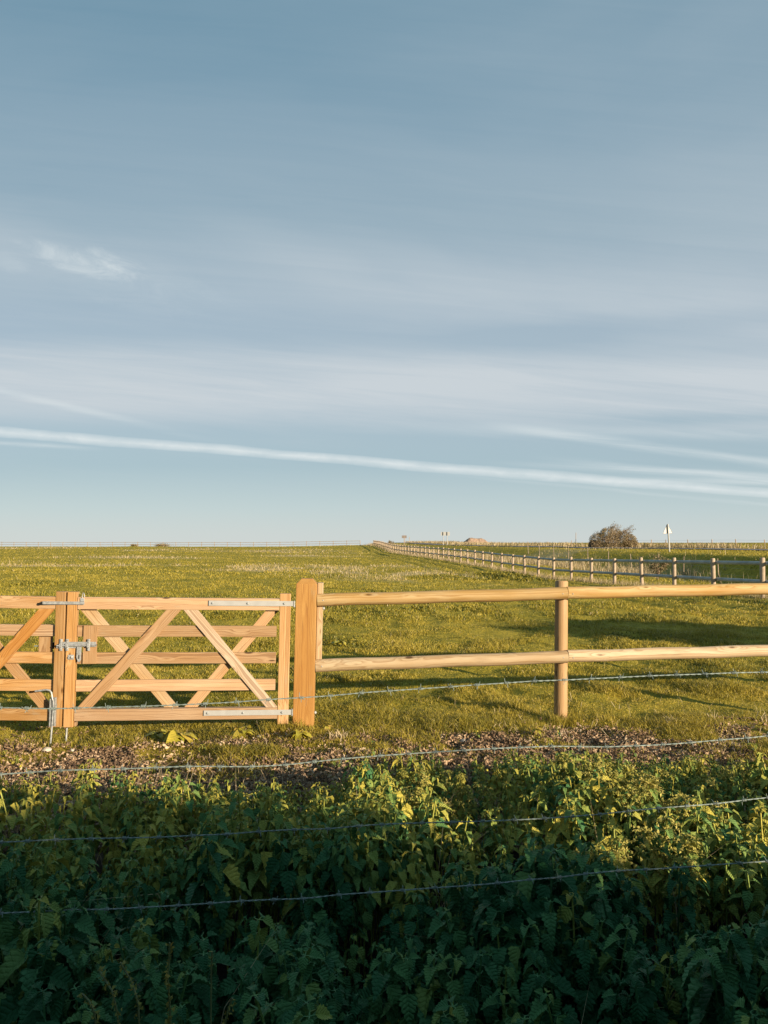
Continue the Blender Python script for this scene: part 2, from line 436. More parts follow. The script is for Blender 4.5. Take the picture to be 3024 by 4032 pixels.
# ------------------------------------------------------------------ gates
LEAN = math.radians(1.1)
GW = 2.03
SH = .010   # slight racking
def sheared(o):
    me = o.data
    for v in me.vertices: v.co.x += v.co.z * SH
def strap_bolt(parent, x, z, y=-.052, r=.011):
    b = MB(); b.tube([(x, y, z), (x, y - .006, z)], r, 8); b.ball((x, y - .006, z), r * .8, (1, .5, 1), 4)
    return b.build('bolt', M['galv'], parent)
RAILS = [(0.0, .105), (.262, .366), (.514, .616), (.762, .864), (1.014, 1.124)]
def make_leaf(label, side):
    """side=+1: leaf runs to +x from the meeting edge; side=-1 the leaf on the left, turned round"""
    root = empty('field_gate_leaf')
    tag(root, label, 'gate', 'pair of timber gate leaves')
    sx = side
    def X(a, b_): return (min(a * sx, b_ * sx), max(a * sx, b_ * sx))
    # meeting stile, hinge stile
    m = MB(1 + sx); x0, x1 = X(.002, .088); m.box(x0, x1, -.045, .03, -.055, 1.172, (0, 1), .005); m.build('stile', M['gate'], root)
    m = MB(5 + sx); x0, x1 = X(GW - .102, GW); m.box(x0, x1, -.045, .03, -.05, 1.172, (0, 1), .005); m.build('stile', M['gate'], root)
    for k, (z0, z1) in enumerate(RAILS):
        m = MB(10 + k + 40 * sx)
        if k in (0, 4):
            x0, x1 = X(.092, GW - .105); m.box(x0, x1, -.040, .024, z0, z1)
        else:
            x0, x1 = X(.092, GW - .128); m.box(x0, x1, -.015, .012, z0, z1)
        m.build('rail', M['gate'], root)
    zb, zt = RAILS[0][1] + .001, RAILS[4][0] - .001
    sets = [((.107, .240), (.905, 1.045), 'o'), ((1.865, 1.975), (1.065, 1.20), 'o'), ((.905, 1.035), (.10, .245), 'i'), ((1.09, 1.215), (1.845, 1.968), 'i')]
    for k, (bt, tp, fr) in enumerate(sets):
        bt = tuple(v * .976 for v in bt); tp = tuple(v * .976 for v in tp)
        front = (fr == 'o') == (sx > 0)
        y0, y1 = (-.038, -.016) if front else (.013, .034)
        poly = [(bt[0] * sx, zb), (bt[1] * sx, zb), (tp[1] * sx, zt), (tp[0] * sx, zt)]
        if sx < 0: poly = poly[::-1]
        m = MB(30 + k + 7 * sx); m.prism(poly, y0, y1, ((tp[0] - bt[0]) * sx, zt - zb), .002)
        o = m.build('brace', M['gate'], root)
        if sx > 0: o.color = [(1, 1, 1, 1), (1.12, 1.32, 1.65, 1), (1.05, 1.2, 1.4, 1), (1, 1, 1, 1)][k]
        else: o.color = [(1, 1, 1, 1), (1, 1, 1, 1), (.95, .82, .6, 1), (1.05, 1.2, 1.4, 1)][k]
    return root
gate_z = 0.04
rl = make_leaf('closed timber gate leaf with diagonal braces, hung from the square post', 1)
gl = at(252, 2836, 7.03)
rl.location = (gl.x + .004, 7.03, gl.z); rl.rotation_euler = (0, math.radians(.95), math.radians(7.0))
ll = make_leaf('timber gate leaf cut off by the left edge, closing against the latch', -1)
ll.location = (gl.x - .004, 7.03, gl.z + .002); ll.rotation_euler = (0, math.radians(.9), math.radians(1.0))

# latch boards
m = MB(77); m.box(.150, .272, -.034, -.017, .516, .866, (0, 1)); m.build('latch_board', M['gate'], rl)
m = MB(78); m.box(-.255, -.130, .013, .032, .514, .866, (0, 1)); m.build('latch_board', M['gate'], ll)
m = MB(79); m.box(.088, .112, -.03, .028, -.052, -.012, (0, 1), .008); m.build('stile_block', M['gate'], rl)
# sliding bolt latch
def zpx(py): return (2837 - py) / 425.5
def xpx(px, py=2600): return (px - (258 - (py - 2340) * .042)) / 425.5
br = MB(); br.tube([(xpx(216), -.062, zpx(2545.5)), (xpx(365), -.062, zpx(2542.5))], .0085, 8)
latch = br.build('latch_bolt', M['galv'], rl)
b = MB(); b.box(xpx(238), xpx(362), -.0535, -.048, zpx(2550), zpx(2531), bev=.0015); b.build('latch_plate', M['galv'], latch)
b = MB(); b.box(xpx(214), xpx(290), -.0535, -.049, zpx(2555.5), zpx(2550.3), bev=.001); b.build('latch_plate', M['galv'], latch)
for cx in (231, 254, 334):
    b = MB(); X0 = xpx(cx)
    b.box(X0 - .013, X0 + .013, -.0555, -.046, zpx(2566), zpx(2520), (0, 1), .0035)
    b.box(X0 - .013, X0 + .013, -.0735, -.0556, zpx(2552), zpx(2537), (0, 1), .004)
    q = b.build('bracket', M['galv'], latch)
    for py in (2524, 2531, 2557, 2563):
        c = MB(); c.ball((X0, -.0565, zpx(py)), .0065, (1, .8, 1), 5); c.build('bolt', M['galv'], q) if False else None
        q2 = MB(); q2.ball((X0, -.0565, zpx(py)), .0065, (1, .8, 1), 5)
        q2.build('bracket_bolt', M['galv'], latch)
b = MB(); b.prism([(xpx(292), zpx(2549)), (xpx(309), zpx(2549)), (xpx(308), zpx(2600)), (xpx(304), zpx(2608)), (xpx(297), zpx(2607)), (xpx(291), zpx(2590))], -.068, -.06, (0, 1), .0015)
h = b.build('hasp', M['galv'], rl)
b = MB(); b.box(xpx(299), xpx(302.5), -.0695, -.0685, zpx(2596), zpx(2580), (0, 1), 0); b.build('hasp_slot', M['black'], h)
b = MB(); b.box(xpx(257), xpx(280), -.0495, -.0455, zpx(2600), zpx(2581), (1, 0), .003); b.ball((xpx(272), -.054, zpx(2590)), .012, (1, .8, 1), 5); b.tube([(xpx(262), -.05, zpx(2591)), (xpx(262), -.065, zpx(2591))], .006, 7)
b.build('keeper_plate', M['galv'], rl)
# flat throw-over bar with loop at the top
b = MB(); b.box(xpx(166, 2380), xpx(323, 2380), -.061, -.0535, zpx(2386.5), zpx(2375), (1, 0), .001)
bar = b.build('top_bar', M['galv'], rl)
b = MB(); x0 = xpx(309, 2370)
b.box(x0 - .006, x0 + .030, -.05, -.0415, zpx(2374.5), zpx(2362), (1, 0), .002)
b.tube([(x0 + .010, -.045, zpx(2362)), (x0 + .011, -.045, zpx(2347)), (x0 + .019, -.045, zpx(2341)), (x0 + .027, -.045, zpx(2346)), (x0 + .030, -.045, zpx(2358))], .0042, 7)
b.build('loop_handle', M['galv'], bar)
b = MB(); b.tube([(xpx(162, 2380), -.0635, zpx(2381.5)), (xpx(168, 2380), -.0635, zpx(2381.5))], .013, 9); b.build('bar_end', M['black'], bar)
# keeper on the left leaf
b = MB(); b.box(-.135, -.085, .0335, .06, .64, .70, (1, 0), .003); b.build('keeper_box', M['black'], ll)
b = MB(); b.tube([(-.30, .03, .664), (-.10, .04, .664)], .006, 7); b.build('bolt_pin', M['galvdull'], ll)
# cranked drop bolt on left leaf
dz = lambda py: (2837 - py) / 425.5
dx_ = lambda px: (px - 252) / 425.5
b = MB()
b.tube([(dx_(150), -.063, dz(2722)), (dx_(193), -.063, dz(2716)), (dx_(206), -.063, dz(2718)), (dx_(213), -.063, dz(2727)), (dx_(216), -.063, dz(2745)), (dx_(221), -.063, dz(2760)), (dx_(222), -.063, dz(2790)), (dx_(219), -.063, dz(2850)), (dx_(215), -.063, dz(2929))], .0085, 9)
b.build('drop_bolt', M['galv'], ll)
b = MB(); b.box(dx_(208), dx_(212.5), -.07, -.045, dz(2856), dz(2750), (0, 1), .001); b.box(dx_(226), dx_(231.5), -.075, -.046, dz(2852), dz(2745), (0, 1), .001); b.box(dx_(207), dx_(231), -.0515, -.0465, dz(2856), dz(2745), (0, 1), .001)
b.build('bolt_channel', M['galv'], ll)
b = MB(); b.tube([(dx_(258), .045, dz(2835)), (dx_(255), .045, dz(2922))], .009, 9); b.build('drop_bolt', M['galv'], rl)
# hinge straps of the right leaf
def strap(zc, xa, name):
    b = MB(); b.box(xa, GW + .028, -.052, -.0455, zc - .0255 * .95, zc + .0255 * .95, (1, 0), .0012)
    s = b.build(name, M['white'], rl)
    for x in (xa + .035, xa + .36, GW - .06): strap_bolt(s, x, zc)
    b = MB(); b.box(GW + .0285, GW + .040, -.058, .0, zc - .034, zc + .026, (1, 0), .002); b.build('hinge_knuckle', M['galv'], s)
    b = MB(); b.tube([(GW + .032, -.02, zc - .030), (GW + .095, .0, zc - .030)], .0075, 8); b.tube([(GW + .078, -.006, zc - .03), (GW + .092, 0, zc - .030)], .016, 6)
    b.build('hinge_pin', M['black'], s)
strap(1.079, 1.27, 'hinge_strap'); strap(.062, 1.25, 'hinge_strap')

def gate_post(loc, label, seed):
    root = empty('gate_post', loc, (0, math.radians(1.2), math.radians(2)))
    tag(root, label, 'gate post', 'square gate posts')
    w = .0975; H = 1.345
    bm = bmesh.new()
    rings = [(-.35, w), (H - .05, w), (H, w - .046)]
    prev = None
    for z, h in rings:
        cur = [bm.verts.new((sx * h, sy * h, z)) for sx, sy in ((-1, -1), (1, -1), (1, 1), (-1, 1))]
        if prev:
            for i in range(4): bm.faces.new((prev[i], prev[(i + 1) % 4], cur[(i + 1) % 4], cur[i]))
        else: bm.faces.new(cur[::-1])
        prev = cur
    bm.faces.new(prev)
    bmesh.ops.bevel(bm, geom=list(bm.edges), offset=.006, segments=2, affect='EDGES', profile=.6)
    me = bpy.data.meshes.new('shaft'); bm.to_mesh(me); bm.free()
    a = me.attributes.new('gc', 'FLOAT_VECTOR', 'POINT')
    a.data.foreach_set('vector', np.array([(v.co.z + seed, v.co.x + .005, v.co.y + .15) for v in me.vertices], dtype=np.float32).ravel())
    sh_ = link('shaft', me, M['post'], root); sh_.color = (1.0, .97, .74, 1)
    return root
gp = at(1196, 2850, 7.36)
gpost = gate_post((gp.x, 7.36, -.02), 'orange square gate post with chamfered top, hinge side of right leaf', 3)
m = MB(91); m.prism([(.1005, .50), (.155, .50), (.155, 1.305), (.1005, 1.305)], -.01, .09, (0, 1), .006); m.build('batten', M['rail'], gpost)
for q in ((.163, .0, 1.06), (.108, -.02, .07)):
    b = MB(); b.ball(q, .015, (1, 1, 1), 5); b.build('coach_bolt', M['white'], gpost)
glp = gate_post((gl.x - 2.08 - .15, 7.02, 0), 'square gate post left of the frame carrying the left leaf', 11)

# ------------------------------------------------------------------ round rail fence right of the gate post
fence = empty('post_and_rail_fence', (0, 0, 0))
tag(fence, 'new pale post and rail fence of round timber right of the gate post', 'fence')
def fy(x): return 7.335 + (x + .63) * .086
def rr_tube(m, pts, r):
    # half-round look: full round with small irregularities
    n = len(pts); m.tube(pts, [r * (1 + .03 * math.sin(i * 1.7) * random.uniform(.4, 1)) for i in range(n)], 18)
def rail_pts(x0, x1, py0, py1, k=12):
    a = at(0, 0, 1)
    out = []
    for i in range(k + 1):
        x = x0 + (x1 - x0) * i / k
        px_f = i / k
        y = fy(x)
        pz0 = EYE - (py0 - 2132) * fy(x0) / F; pz1 = EYE - (py1 - 2132) * fy(x1) / F
        out.append((x, y, pz0 * (1 - px_f) + pz1 * px_f + .003 * math.sin(i * 1.3 + x0)))
    return out
xj = at(2227, 2350, 7.58).x
x_start = at(1248, 2360, 7.31).x
m = MB(101); rr_tube(m, rail_pts(x_start, xj, 2361.5, 2336), .0605); m.build('rail', M['rail'], fence)
m = MB(102); rr_tube(m, rail_pts(x_start - .015, xj - .002, 2617, 2583.5), .0605); m.build('rail', M['rail'], fence)
xe = at(3160, 2300, 7.55).x
m = MB(103); rr_tube(m, rail_pts(xj + .004, xe, 2334, 2316), .059); m.build('rail', M['rail'], fence)
m = MB(104); rr_tube(m, rail_pts(xj + .002, xe, 2580.5, 2556), .059); m.build('rail', M['rail'], fence)
xe2 = xe + 2.45
m = MB(105); rr_tube(m, [(xe + .004, fy(xe), EYE - (2316 - 2132) * fy(xe) / F), (xe2, fy(xe2), EYE - (2305 - 2132) * fy(xe2) / F)], .059); m.build('rail', M['rail'], fence)
m = MB(106); rr_tube(m, [(xe + .004, fy(xe), EYE - (2556 - 2132) * fy(xe) / F), (xe2, fy(xe2), EYE - (2540 - 2132) * fy(xe2) / F)], .059); m.build('rail', M['rail'], fence)
for k, (xp, top) in enumerate(((xj - .035, 1.288), (xe, 1.31), (xe2, 1.33))):
    m = MB(110 + k)
    lean = .018
    yb = fy(xp) + .09
    m.tube([(xp - lean * .9, yb, -.3), (xp - lean * .4, yb, .3), (xp, yb, .8), (xp + lean * .5, yb, top - .01), (xp + lean * .52, yb, top)], [.066, .065, .064, .063, .056], 20)
    o = m.build('post', M['rail'], fence); o.color = (.86, .74, .60, 1)

for (xq, zq) in ((xj - .05, 0), (xj + .05, 0), (xj - .05, 1), (xj + .05, 1), (x_start + .06, 0), (x_start + .05, 1)):
    zc = EYE - ((2336 if xq > 0 else 2361) - 2132) * fy(xq) / F if zq == 0 else EYE - ((2583 if xq > 0 else 2616) - 2132) * fy(xq) / F
    m = MB(); m.ball((xq, fy(xq) - .0605, zc), .006, (1, .5, 1), 4); m.build('nail', M['galv'], fence)

# ------------------------------------------------------------------ barbed wire fence in front
WIRES = [
 [(-400, 2796), (0, 2786), (211, 2791), (295, 2788), (430, 2784), (565, 2781), (807, 2771), (933, 2764), (1058, 2754), (1186, 2747), (1299, 2740), (1420, 2728), (1537, 2720), (1653, 2712), (1773, 2704), (1881, 2696), (1995, 2689), (2105, 2681), (2219, 2678), (2333, 2672), (2441, 2667), (2556, 2661), (2667, 2657), (2775, 2654), (2886, 2649), (2997, 2647), (3400, 2636)],
 [(-400, 3064), (0, 3049), (235, 3033), (366, 3030), (490, 3027), (741, 3017), (994, 3019), (1121, 3012), (1238, 2999), (1356, 2987), (1500, 2975), (1716, 2961), (1941, 2947), (2050, 2943), (2170, 2938), (2391, 2941), (2611, 2932), (2720, 2924), (2837, 2913), (2942, 2906), (3024, 2897), (3400, 2875)],
 [(-400, 3330), (0, 3317), (221, 3306), (359, 3302), (624, 3297), (761, 3290), (895, 3285), (1021, 3274), (1162, 3266), (1293, 3264), (1410, 3252), (1500, 3246), (1665, 3240), (1904, 3234), (2143, 3223), (2359, 3207), (2480, 3193), (2593, 3182), (2818, 3165), (2933, 3150), (3024, 3140), (3400, 3112)],
 [(-400, 3618), (0, 3596), (141, 3590), (283, 3582), (419, 3581), (560, 3573), (697, 3566), (952, 3548), (1075, 3542), (1198, 3539), (1331, 3523), (1454, 3515), (1712, 3496), (1849, 3487), (1958, 3478), (2082, 3464), (2200, 3455), (2305, 3441), (2432, 3428), (2542, 3424), (2656, 3417), (2792, 3407), (3024, 3391), (3400, 3362)]]
bw = empty('barbed_wire_fence', (0, 2.4, 0))
tag(bw, 'four sagging strands of barbed wire across the foreground nettles', 'wire fence')
bi = 0
barb_me = None
def barb_mesh():
    m = MB()
    def coil(x0, ph):
        pts = []
        for i in range(19):
            a = ph + i / 18 * math.pi * 4
            pts.append((x0 + i * .00033, .0042 * math.cos(a), .0042 * math.sin(a)))
        e0 = (x0, .0042 * math.cos(ph) + .010 * -math.sin(ph), .0042 * math.sin(ph) - .011 * math.cos(ph))
        s = [(x0 - .002, pts[0][1] + .013 * math.sin(ph), pts[0][2] - .015 * math.cos(ph))] + pts
        a = ph + math.pi * 4
        s += [(pts[-1][0] + .002, pts[-1][1] - .013 * math.sin(a), pts[-1][2] + .015 * math.cos(a))]
        m.tube(s, .00085, 5)
    coil(-.006, .4); coil(.001, 1.9)
    o = m.build('barb', M['galvdull']); me = o.data; bpy.data.objects.remove(o); return me
barb_me = barb_mesh()
WP = []
for wi, pts in enumerate(WIRES):
    P = [at(x, y, 2.4, .083) for x, y in pts]
    left = P[0] + Vector((-1.5, -.12, -.02)); right = P[-1] + Vector((6.4, .53, .05))
    P = [left] + P + [right]
    arr = np.array([tuple(p) for p in P])
    s = np.concatenate([[0], np.cumsum(np.linalg.norm(np.diff(arr, axis=0), axis=1))])
    # fine resampling inside the frame
    t = np.arange(0, s[-1], .006)
    # smooth the polyline a little
    c = np.stack([np.interp(t, s, arr[:, k]) for k in range(3)], 1)
    ker = np.ones(15) / 15
    for k in range(1, 3):
        pad = np.pad(c[:, k], 7, mode='edge'); c[:, k] = np.convolve(pad, ker, 'valid')
    WP.append((t, c))
    V = []; Q = []
    n = 6
    for st in range(2):
        ph = t / .042 * 2 * math.pi + st * math.pi + wi
        cy = c[:, 1] + 0.00115 * np.cos(ph); cz = c[:, 2] + 0.00115 * np.sin(ph)
        base = len(V) and sum(len(v) for v in V)
        ring = []
        for j in range(n):
            a = 2 * math.pi * j / n
            ring.append(np.stack([c[:, 0], cy + 0.00115 * math.cos(a), cz + 0.00115 * math.sin(a)], 1))
        ring = np.stack(ring, 1).reshape(-1, 3)
        I = np.arange(len(t) * n).reshape(len(t), n) + base
        q = np.stack([I[:-1], np.roll(I, -1, 1)[:-1], np.roll(I, -1, 1)[1:], I[1:]], -1).reshape(-1, 4)
        V.append(ring); Q.append(q)
    Vv = np.concatenate(V) - np.array([0, 2.4, 0])
    w = link('wire', npmesh('wire', Vv, np.concatenate(Q), smooth=True), M['galvdull'], bw)
    # barbs at their places
    xsn = [p.x for p in P[2:-2]]
    prev = None; allx = []
    full = []
    for x in xsn:
        if prev is not None and x - prev > .15:
            full.append((x + prev) / 2)
        full.append(x); prev = x
    for x in full:
        if abs(x) > 1.35: continue
        i = int(np.argmin(abs(c[:, 0] - x)))
        o = bpy.data.objects.new('barb', barb_me); COL.objects.link(o); o.parent = w
        if not barb_me.materials: barb_me.materials.append(M['galvdull'])
        o.location = (c[i, 0], c[i, 1] - 2.4, c[i, 2]); o.rotation_euler = (random.uniform(0, 6.28), random.uniform(-.1, .1), random.uniform(-.15, .15))
for xq in (-3.15, 8.0):
    m = MB(130); yq = .083 * xq
    m.tube([(xq, yq + .04, -.3), (xq, yq + .04, 1.3)], .045, 12); m.build('post', M['oldpost'], bw)

# ------------------------------------------------------------------ far fences
def plan_fence(pts_z, name, label, h, prad, rail_h, rmat, pmat, rail_off):
    root = empty(name, pts_z[0]); tag(root, label, 'fence')
    o0 = Vector(pts_z[0])
    P = [Vector(p) - o0 for p in pts_z]
    m = MB(); m.tube([(0, 0, -.3), (0, 0, h - .03), (0, 0, h)], [prad, prad, prad * .85], 8)
    first = m.build('post', pmat, root)
    for i, p in enumerate(P):
        if i == 0: o = first
        else:
            o = first.copy(); COL.objects.link(o); o.parent = root
        o.location = p; o.rotation_euler = (random.uniform(-.02, .02), random.uniform(-.02, .02), random.uniform(0, 6))
        s = random.uniform(.97, 1.03); o.scale = (1, 1, s)
    for z in rail_h:
        i = 0
        while i < len(P) - 1:
            j = min(i + 2, len(P) - 1)
            seg = [P[k] + Vector((rail_off[0], rail_off[1], z)) for k in range(i, j + 1)]
            m = MB(); m.tube(seg, prad * .8, 8); m.build('rail', rmat, root)
            i = j
    return root
# diagonal fence
pts = []
for i in range(-2, 35):
    D = 2.9 * (8.48 + i)
    X = float(fence_x(D))
    pts.append((X, D, float(terrain(X, D, False))))
D = pts[-1][1]
while D < 188:
    D += 2.9; X = float(fence_x(D)); pts.append((X, D, float(terrain(X, D, False))))
corner = pts[-1]
plan_fence(pts, 'post_and_rail_fence', 'long round post fence running diagonally away along the right of the field', 1.27, .08, (.52, 1.12), M['farrail'], M['farpost'], (.135, .02))
# far fence along the crest
pts = []
x = corner[0] - 3.3
k = 0
while x > -108:
    k += 1
    y = 190 + (corner[0] - x) * .12
    pts.append((x, y, float(terrain(x, y)) - .02)); x -= 3.4
plan_fence(pts, 'post_and_rail_fence', 'distant fence of thin posts along the left horizon of the field', 1.3, .065, (.6, 1.15), M['oldpost'], M['oldpost'], (0, -.1))
# stake fence on the ditch
st = empty('stake_fence', (20.6, 47.3, tz(20.6, 47.3)))
tag(st, 'old wire fence of thin leaning stakes in the dry grass of the ditch', 'wire fence')
spx = [(2992, 42.9), (2827, 47.3), (2688, 51.6), (2590, 55.6), (2485, 59.7), (2394, 64.2), (2314, 68.8), (2238, 73.7), (2180, 78), (2124, 82.7), (2080, 86.7)]
sp = []
for i, (px, D) in enumerate(spx):
    X = (px - 1512) / F * D; z = tz(X, D); o0 = st.location
    m = MB(200 + i); le = random.uniform(-.09, .06)
    m.tube([(X - o0.x, D - o0.y, z - o0.z - .2), (X - o0.x + le, D - o0.y, z - o0.z + 1.45)], [.04, .032], 6)
    m.build('stake', M['oldpost'], st); sp.append((X - o0.x, D - o0.y, z - o0.z))
for zz in (.5, .9, 1.3):
    m = MB(); m.tube([(p[0] + .02, p[1], p[2] + zz) for p in sp], .004, 4); m.build('wire', M['galvdull'], st)
# roadside fence beyond the road
rs = empty('roadside_fence', (36, 86, tz(36, 86))); tag(rs, 'thin stake and wire fence in pale grass beyond the road, right horizon', 'wire fence')
sp = []
for i, (px, D) in enumerate([(2436, 97), (2566, 95), (2620, 93), (2710, 92), (2801, 90), (2898, 88), (3011, 86), (3120, 84)]):
    X = (px - 1512) / F * D; z = tz(X, D); o0 = rs.location
    m = MB(230 + i); m.tube([(X - o0.x, D - o0.y, z - o0.z - .2), (X - o0.x + random.uniform(-.12, .05), D - o0.y, z - o0.z + 1.05)], [.06, .05], 6); m.build('stake', M['farpost'], rs)
    sp.append((X - o0.x, D - o0.y, z - o0.z))
for zz in (.55, .95):
    m = MB(); m.tube([(p[0], p[1], p[2] + zz) for p in sp], .006, 4); m.build('wire', M['galvdull'], rs)
# lone poles
def pole(px, D, h, label, r=.05, lean=0):
    X = (px - 1512) / F * D; root = None
    m = MB(); m.tube([(0, 0, -.2), (lean, 0, h)], [r, r * .8], 8)
    o = m.build('marker_pole', M['farpost']); o.location = (X, D, tz(X, D)); tag(o, label, 'pole')
pole(2266, 100, 1.95, 'slim tall pole standing just left of the round bush', .045, .05)
pole(2250, 104, .9, 'short stake beside the slim pole left of the bush', .06)
pole(1612, 150, 2.1, 'thin dark pole right of the small brown sign', .05)

# ------------------------------------------------------------------ signs
D = 65; X = (2634 - 1512) / F * D; z0 = tz(X, D)
sg = empty('road_sign', (X, D, z0), (0, math.radians(-3), math.radians(14))); tag(sg, 'back of a triangular warning sign on a white pole', 'road sign')
m = MB(); m.tube([(0, -.02, -.3), (0, -.02, 2.42)], .062, 10); m.build('pole', M['white'], sg)
m = MB(); m.prism([(-.45, 1.62), (.45, 1.62), (.03, 2.40), (-.03, 2.40)], .05, .056, (1, 0), .001); pl = m.build('sign_plate', M['white'], sg)
m = MB(); m.box(-.33, .33, .046 - .006, .0495, 1.74, 1.77); m.box(-.17, .17, .040, .0495, 2.04, 2.07); m.build('bracket', M['signgrey'], sg)
m = MB()
for a, b_ in (((-.45, 1.62), (.45, 1.62)), ((.45, 1.62), (.02, 2.40)), ((-.02, 2.40), (-.45, 1.62))):
    m.tube([(a[0], .05, a[1]), (b_[0], .05, b_[1])], .014, 6)
m.build('plate_rim', M['signgrey'], pl)
D = 144; X = (1753.5 - 1512) / F * D; z0 = tz(X, D)
sg = empty('signboard', (X, D, z0)); tag(sg, 'wide white signboard on two white posts at the horizon', 'signboard')
for x in (-.40, .36):
    m = MB(); m.tube([(x, 0, -.3), (x, 0, 2.55)], .06, 8); m.build('post', M['white'], sg)
m = MB(); m.box(-.85, .85, .062, .085, 1.86, 2.55, bev=.004); m.build('board', M['white'], sg)
for x in (-.40, .36):
    m = MB(); m.box(x - .065, x + .065, -.075, -.0605, 1.88, 2.53, (0, 1), 0); m.build('clamp_plate', M['signgrey'], sg)  # grey strip paints the dark shading on the upper post
D = 150; X = (1591.5 - 1512) / F * D; z0 = tz(X, D)
sg = empty('signboard', (X, D, z0), (0, 0, math.radians(20))); tag(sg, 'small brown signboard on two thin legs left of the white one', 'signboard')
m = MB(); m.box(-.5, .5, -.04, -.01, 1.95, 2.47, bev=.004); m.build('board', M['brown'], sg)
for x in (-.06, .14):
    m = MB(); m.tube([(x, .05 - .1 * (x < 0), -.3), (x, .05 - .1 * (x < 0), 2.5)], .045, 8); m.build('leg', M['farpost'], sg)

# ------------------------------------------------------------------ earth mound
D = 200; X = (1871 - 1512) / F * D
n1, n2 = 60, 36
V = []; Q = []
for j in range(n2 + 1):
    for i in range(n1 + 1):
        x = (i / n1 - .5) * 7.6; y = (j / n2 - .5) * 5
        prof = np.interp(x, [-3.8, -3.2, -2.0, -1.4, .0, 1.6, 2.5, 3.3, 3.8], [0, .25, 1.15, 1.42, 1.28, 1.26, .95, .3, 0])
        fall = max(0, 1 - abs(y / 2.5) ** 2.2)
        h = float(prof) * fall
        h += (float(fbm(x * 1.3 + 5, y * 1.3)) - .5) * .35 * min(1, h * 2)
        h -= .12 * (1 - fall)
        V.append((x, y, h))
for j in range(n2):
    for i in range(n1):
        a = j * (n1 + 1) + i; Q.append((a, a + 1, a + n1 + 2, a + n1 + 1))
o = link('earth_mound', npmesh('earth_mound', V, Q, smooth=True), M['sand']); o.location = (X, D, tz(X, D) - .05)
tag(o, 'low flat topped mound of bare reddish earth on the horizon', 'mound')

# ------------------------------------------------------------------ leaf-cloud shrubs
def leaf_cloud(centres, size, rnd, elong=1.6):
    """small folded leaf quads at centres"""
    n = len(centres)
    a = rnd.normal(size=(n, 3)); a /= np.linalg.norm(a, axis=1)[:, None]
    b_ = rnd.normal(size=(n, 3)); b_ = b_ - (b_ * a).sum(1)[:, None] * a; b_ /= np.linalg.norm(b_, axis=1)[:, None]
    s = size * rnd.uniform(.6, 1.4, n)[:, None]
    c = np.asarray(centres)
    v0 = c - a * s * elong / 2; v1 = c + b_ * s * .4; v2 = c + a * s * elong / 2; v3 = c - b_ * s * .4
    V = np.stack([v0, v1, v2, v3], 1).reshape(-1, 3)
    Q = np.arange(n * 4).reshape(-1, 4)
    return V, Q, np.repeat(rnd.random(n), 4)
def branchy(m, p, d, L, r, depth, ends, spread=.6, wind=Vector((0, 0, 0)), up=.15):
    pts = [p]; dd = d.copy()
    for k in range(3):
        dd = (dd + Vector((random.gauss(0, .18), random.gauss(0, .18), random.gauss(0, .12))) + wind * .12 + Vector((0, 0, up * .3))).normalized()
        pts.append(pts[-1] + dd * L / 3)
    m.tube(pts, [r, r * .85, r * .7, r * .55], 5 if depth < 2 else 3, cap=False)
    ends.append((pts[-1], dd)); ends.append((pts[2], dd))
    if depth <= 0: return
    for k in range(random.choice((2, 3, 3))):
        nd = (dd + Vector((random.gauss(0, spread), random.gauss(0, spread), random.gauss(0, spread * .7))) + wind * .3).normalized()
        branchy(m, pts[random.choice((2, 3))], nd, L * random.uniform(.6, .8), r * .55, depth - 1, ends, spread, wind, up)
rn = np.random.default_rng(3)
# round windswept bush behind the road
D = 95; X = (2412 - 1512) / F * D; z0 = tz(X, D)
bush = empty('thorn_bush', (X, D, z0)); tag(bush, 'round russet thorn bush with windswept twigs above, behind the road', 'bush')
m = MB(); ends = []
for k in range(9):
    a = k / 9 * 6.28
    branchy(m, Vector((math.cos(a) * .9, math.sin(a) * .5, -.05)), Vector((math.cos(a) * .7, math.sin(a) * .5, 1)).normalized(), 1.1, .06, 3, ends, .5, Vector((.2, 0, 0)))
for k in range(5):
    branchy(m, Vector((-.8 + k * .3, 0, .5)), Vector((-.25 + .12 * k, 0, 1)).normalized(), 1.15, .06, 4, ends, .34, Vector((1.1, 0, -.05)), .3)
m.build('branches', M['bark'], bush)
n = 21000
lob = [(-1.75, 0, .85, 1.15, 1.0, 1.0), (-.6, -.2, 1.15, 1.3, 1.2, 1.15), (.7, 0, 1.0, 1.3, 1.2, 1.1), (1.85, 0, .8, 1.15, 1.0, .95), (-.1, .3, 1.75, 1.35, .9, .9), (2.3, 0, .4, .9, .8, .6), (-2.2, 0, .4, .8, .7, .55)]
C = []
while len(C) < n:
    l = lob[rn.integers(len(lob))]
    p = rn.normal(size=3); p /= np.linalg.norm(p); rad = rn.uniform(.5, 1.15) ** .5
    q = np.array([l[0] + p[0] * l[3] * rad, l[1] + p[1] * l[4] * rad, l[2] + p[2] * l[5] * rad])
    if q[2] < 0: continue
    if fbm(q[0] * 1.6 + 7, q[2] * 1.6 + q[1], 3) < .38 and rn.random() < .7: continue
    C.append(q)
for (p, d) in ends:
    if p.z > 1.6 and rn.random() < .35:
        for k in range(2): C.append(np.array(p) + rn.normal(size=3) * .07)
V, Q, T = leaf_cloud(np.array(C), .075, rn)
# lobes differ in colour: warm on top, olive low
T = np.clip(T * .6 + .4 * np.repeat(vnoise(np.array(C)[:, 0] * 1.3 + 40, np.array(C)[:, 2] * 1.8), 4) + .16, 0, 1)
link('crown', npmesh('crown', V, Q, attrs={'tint': T}), M['thorn'], bush)

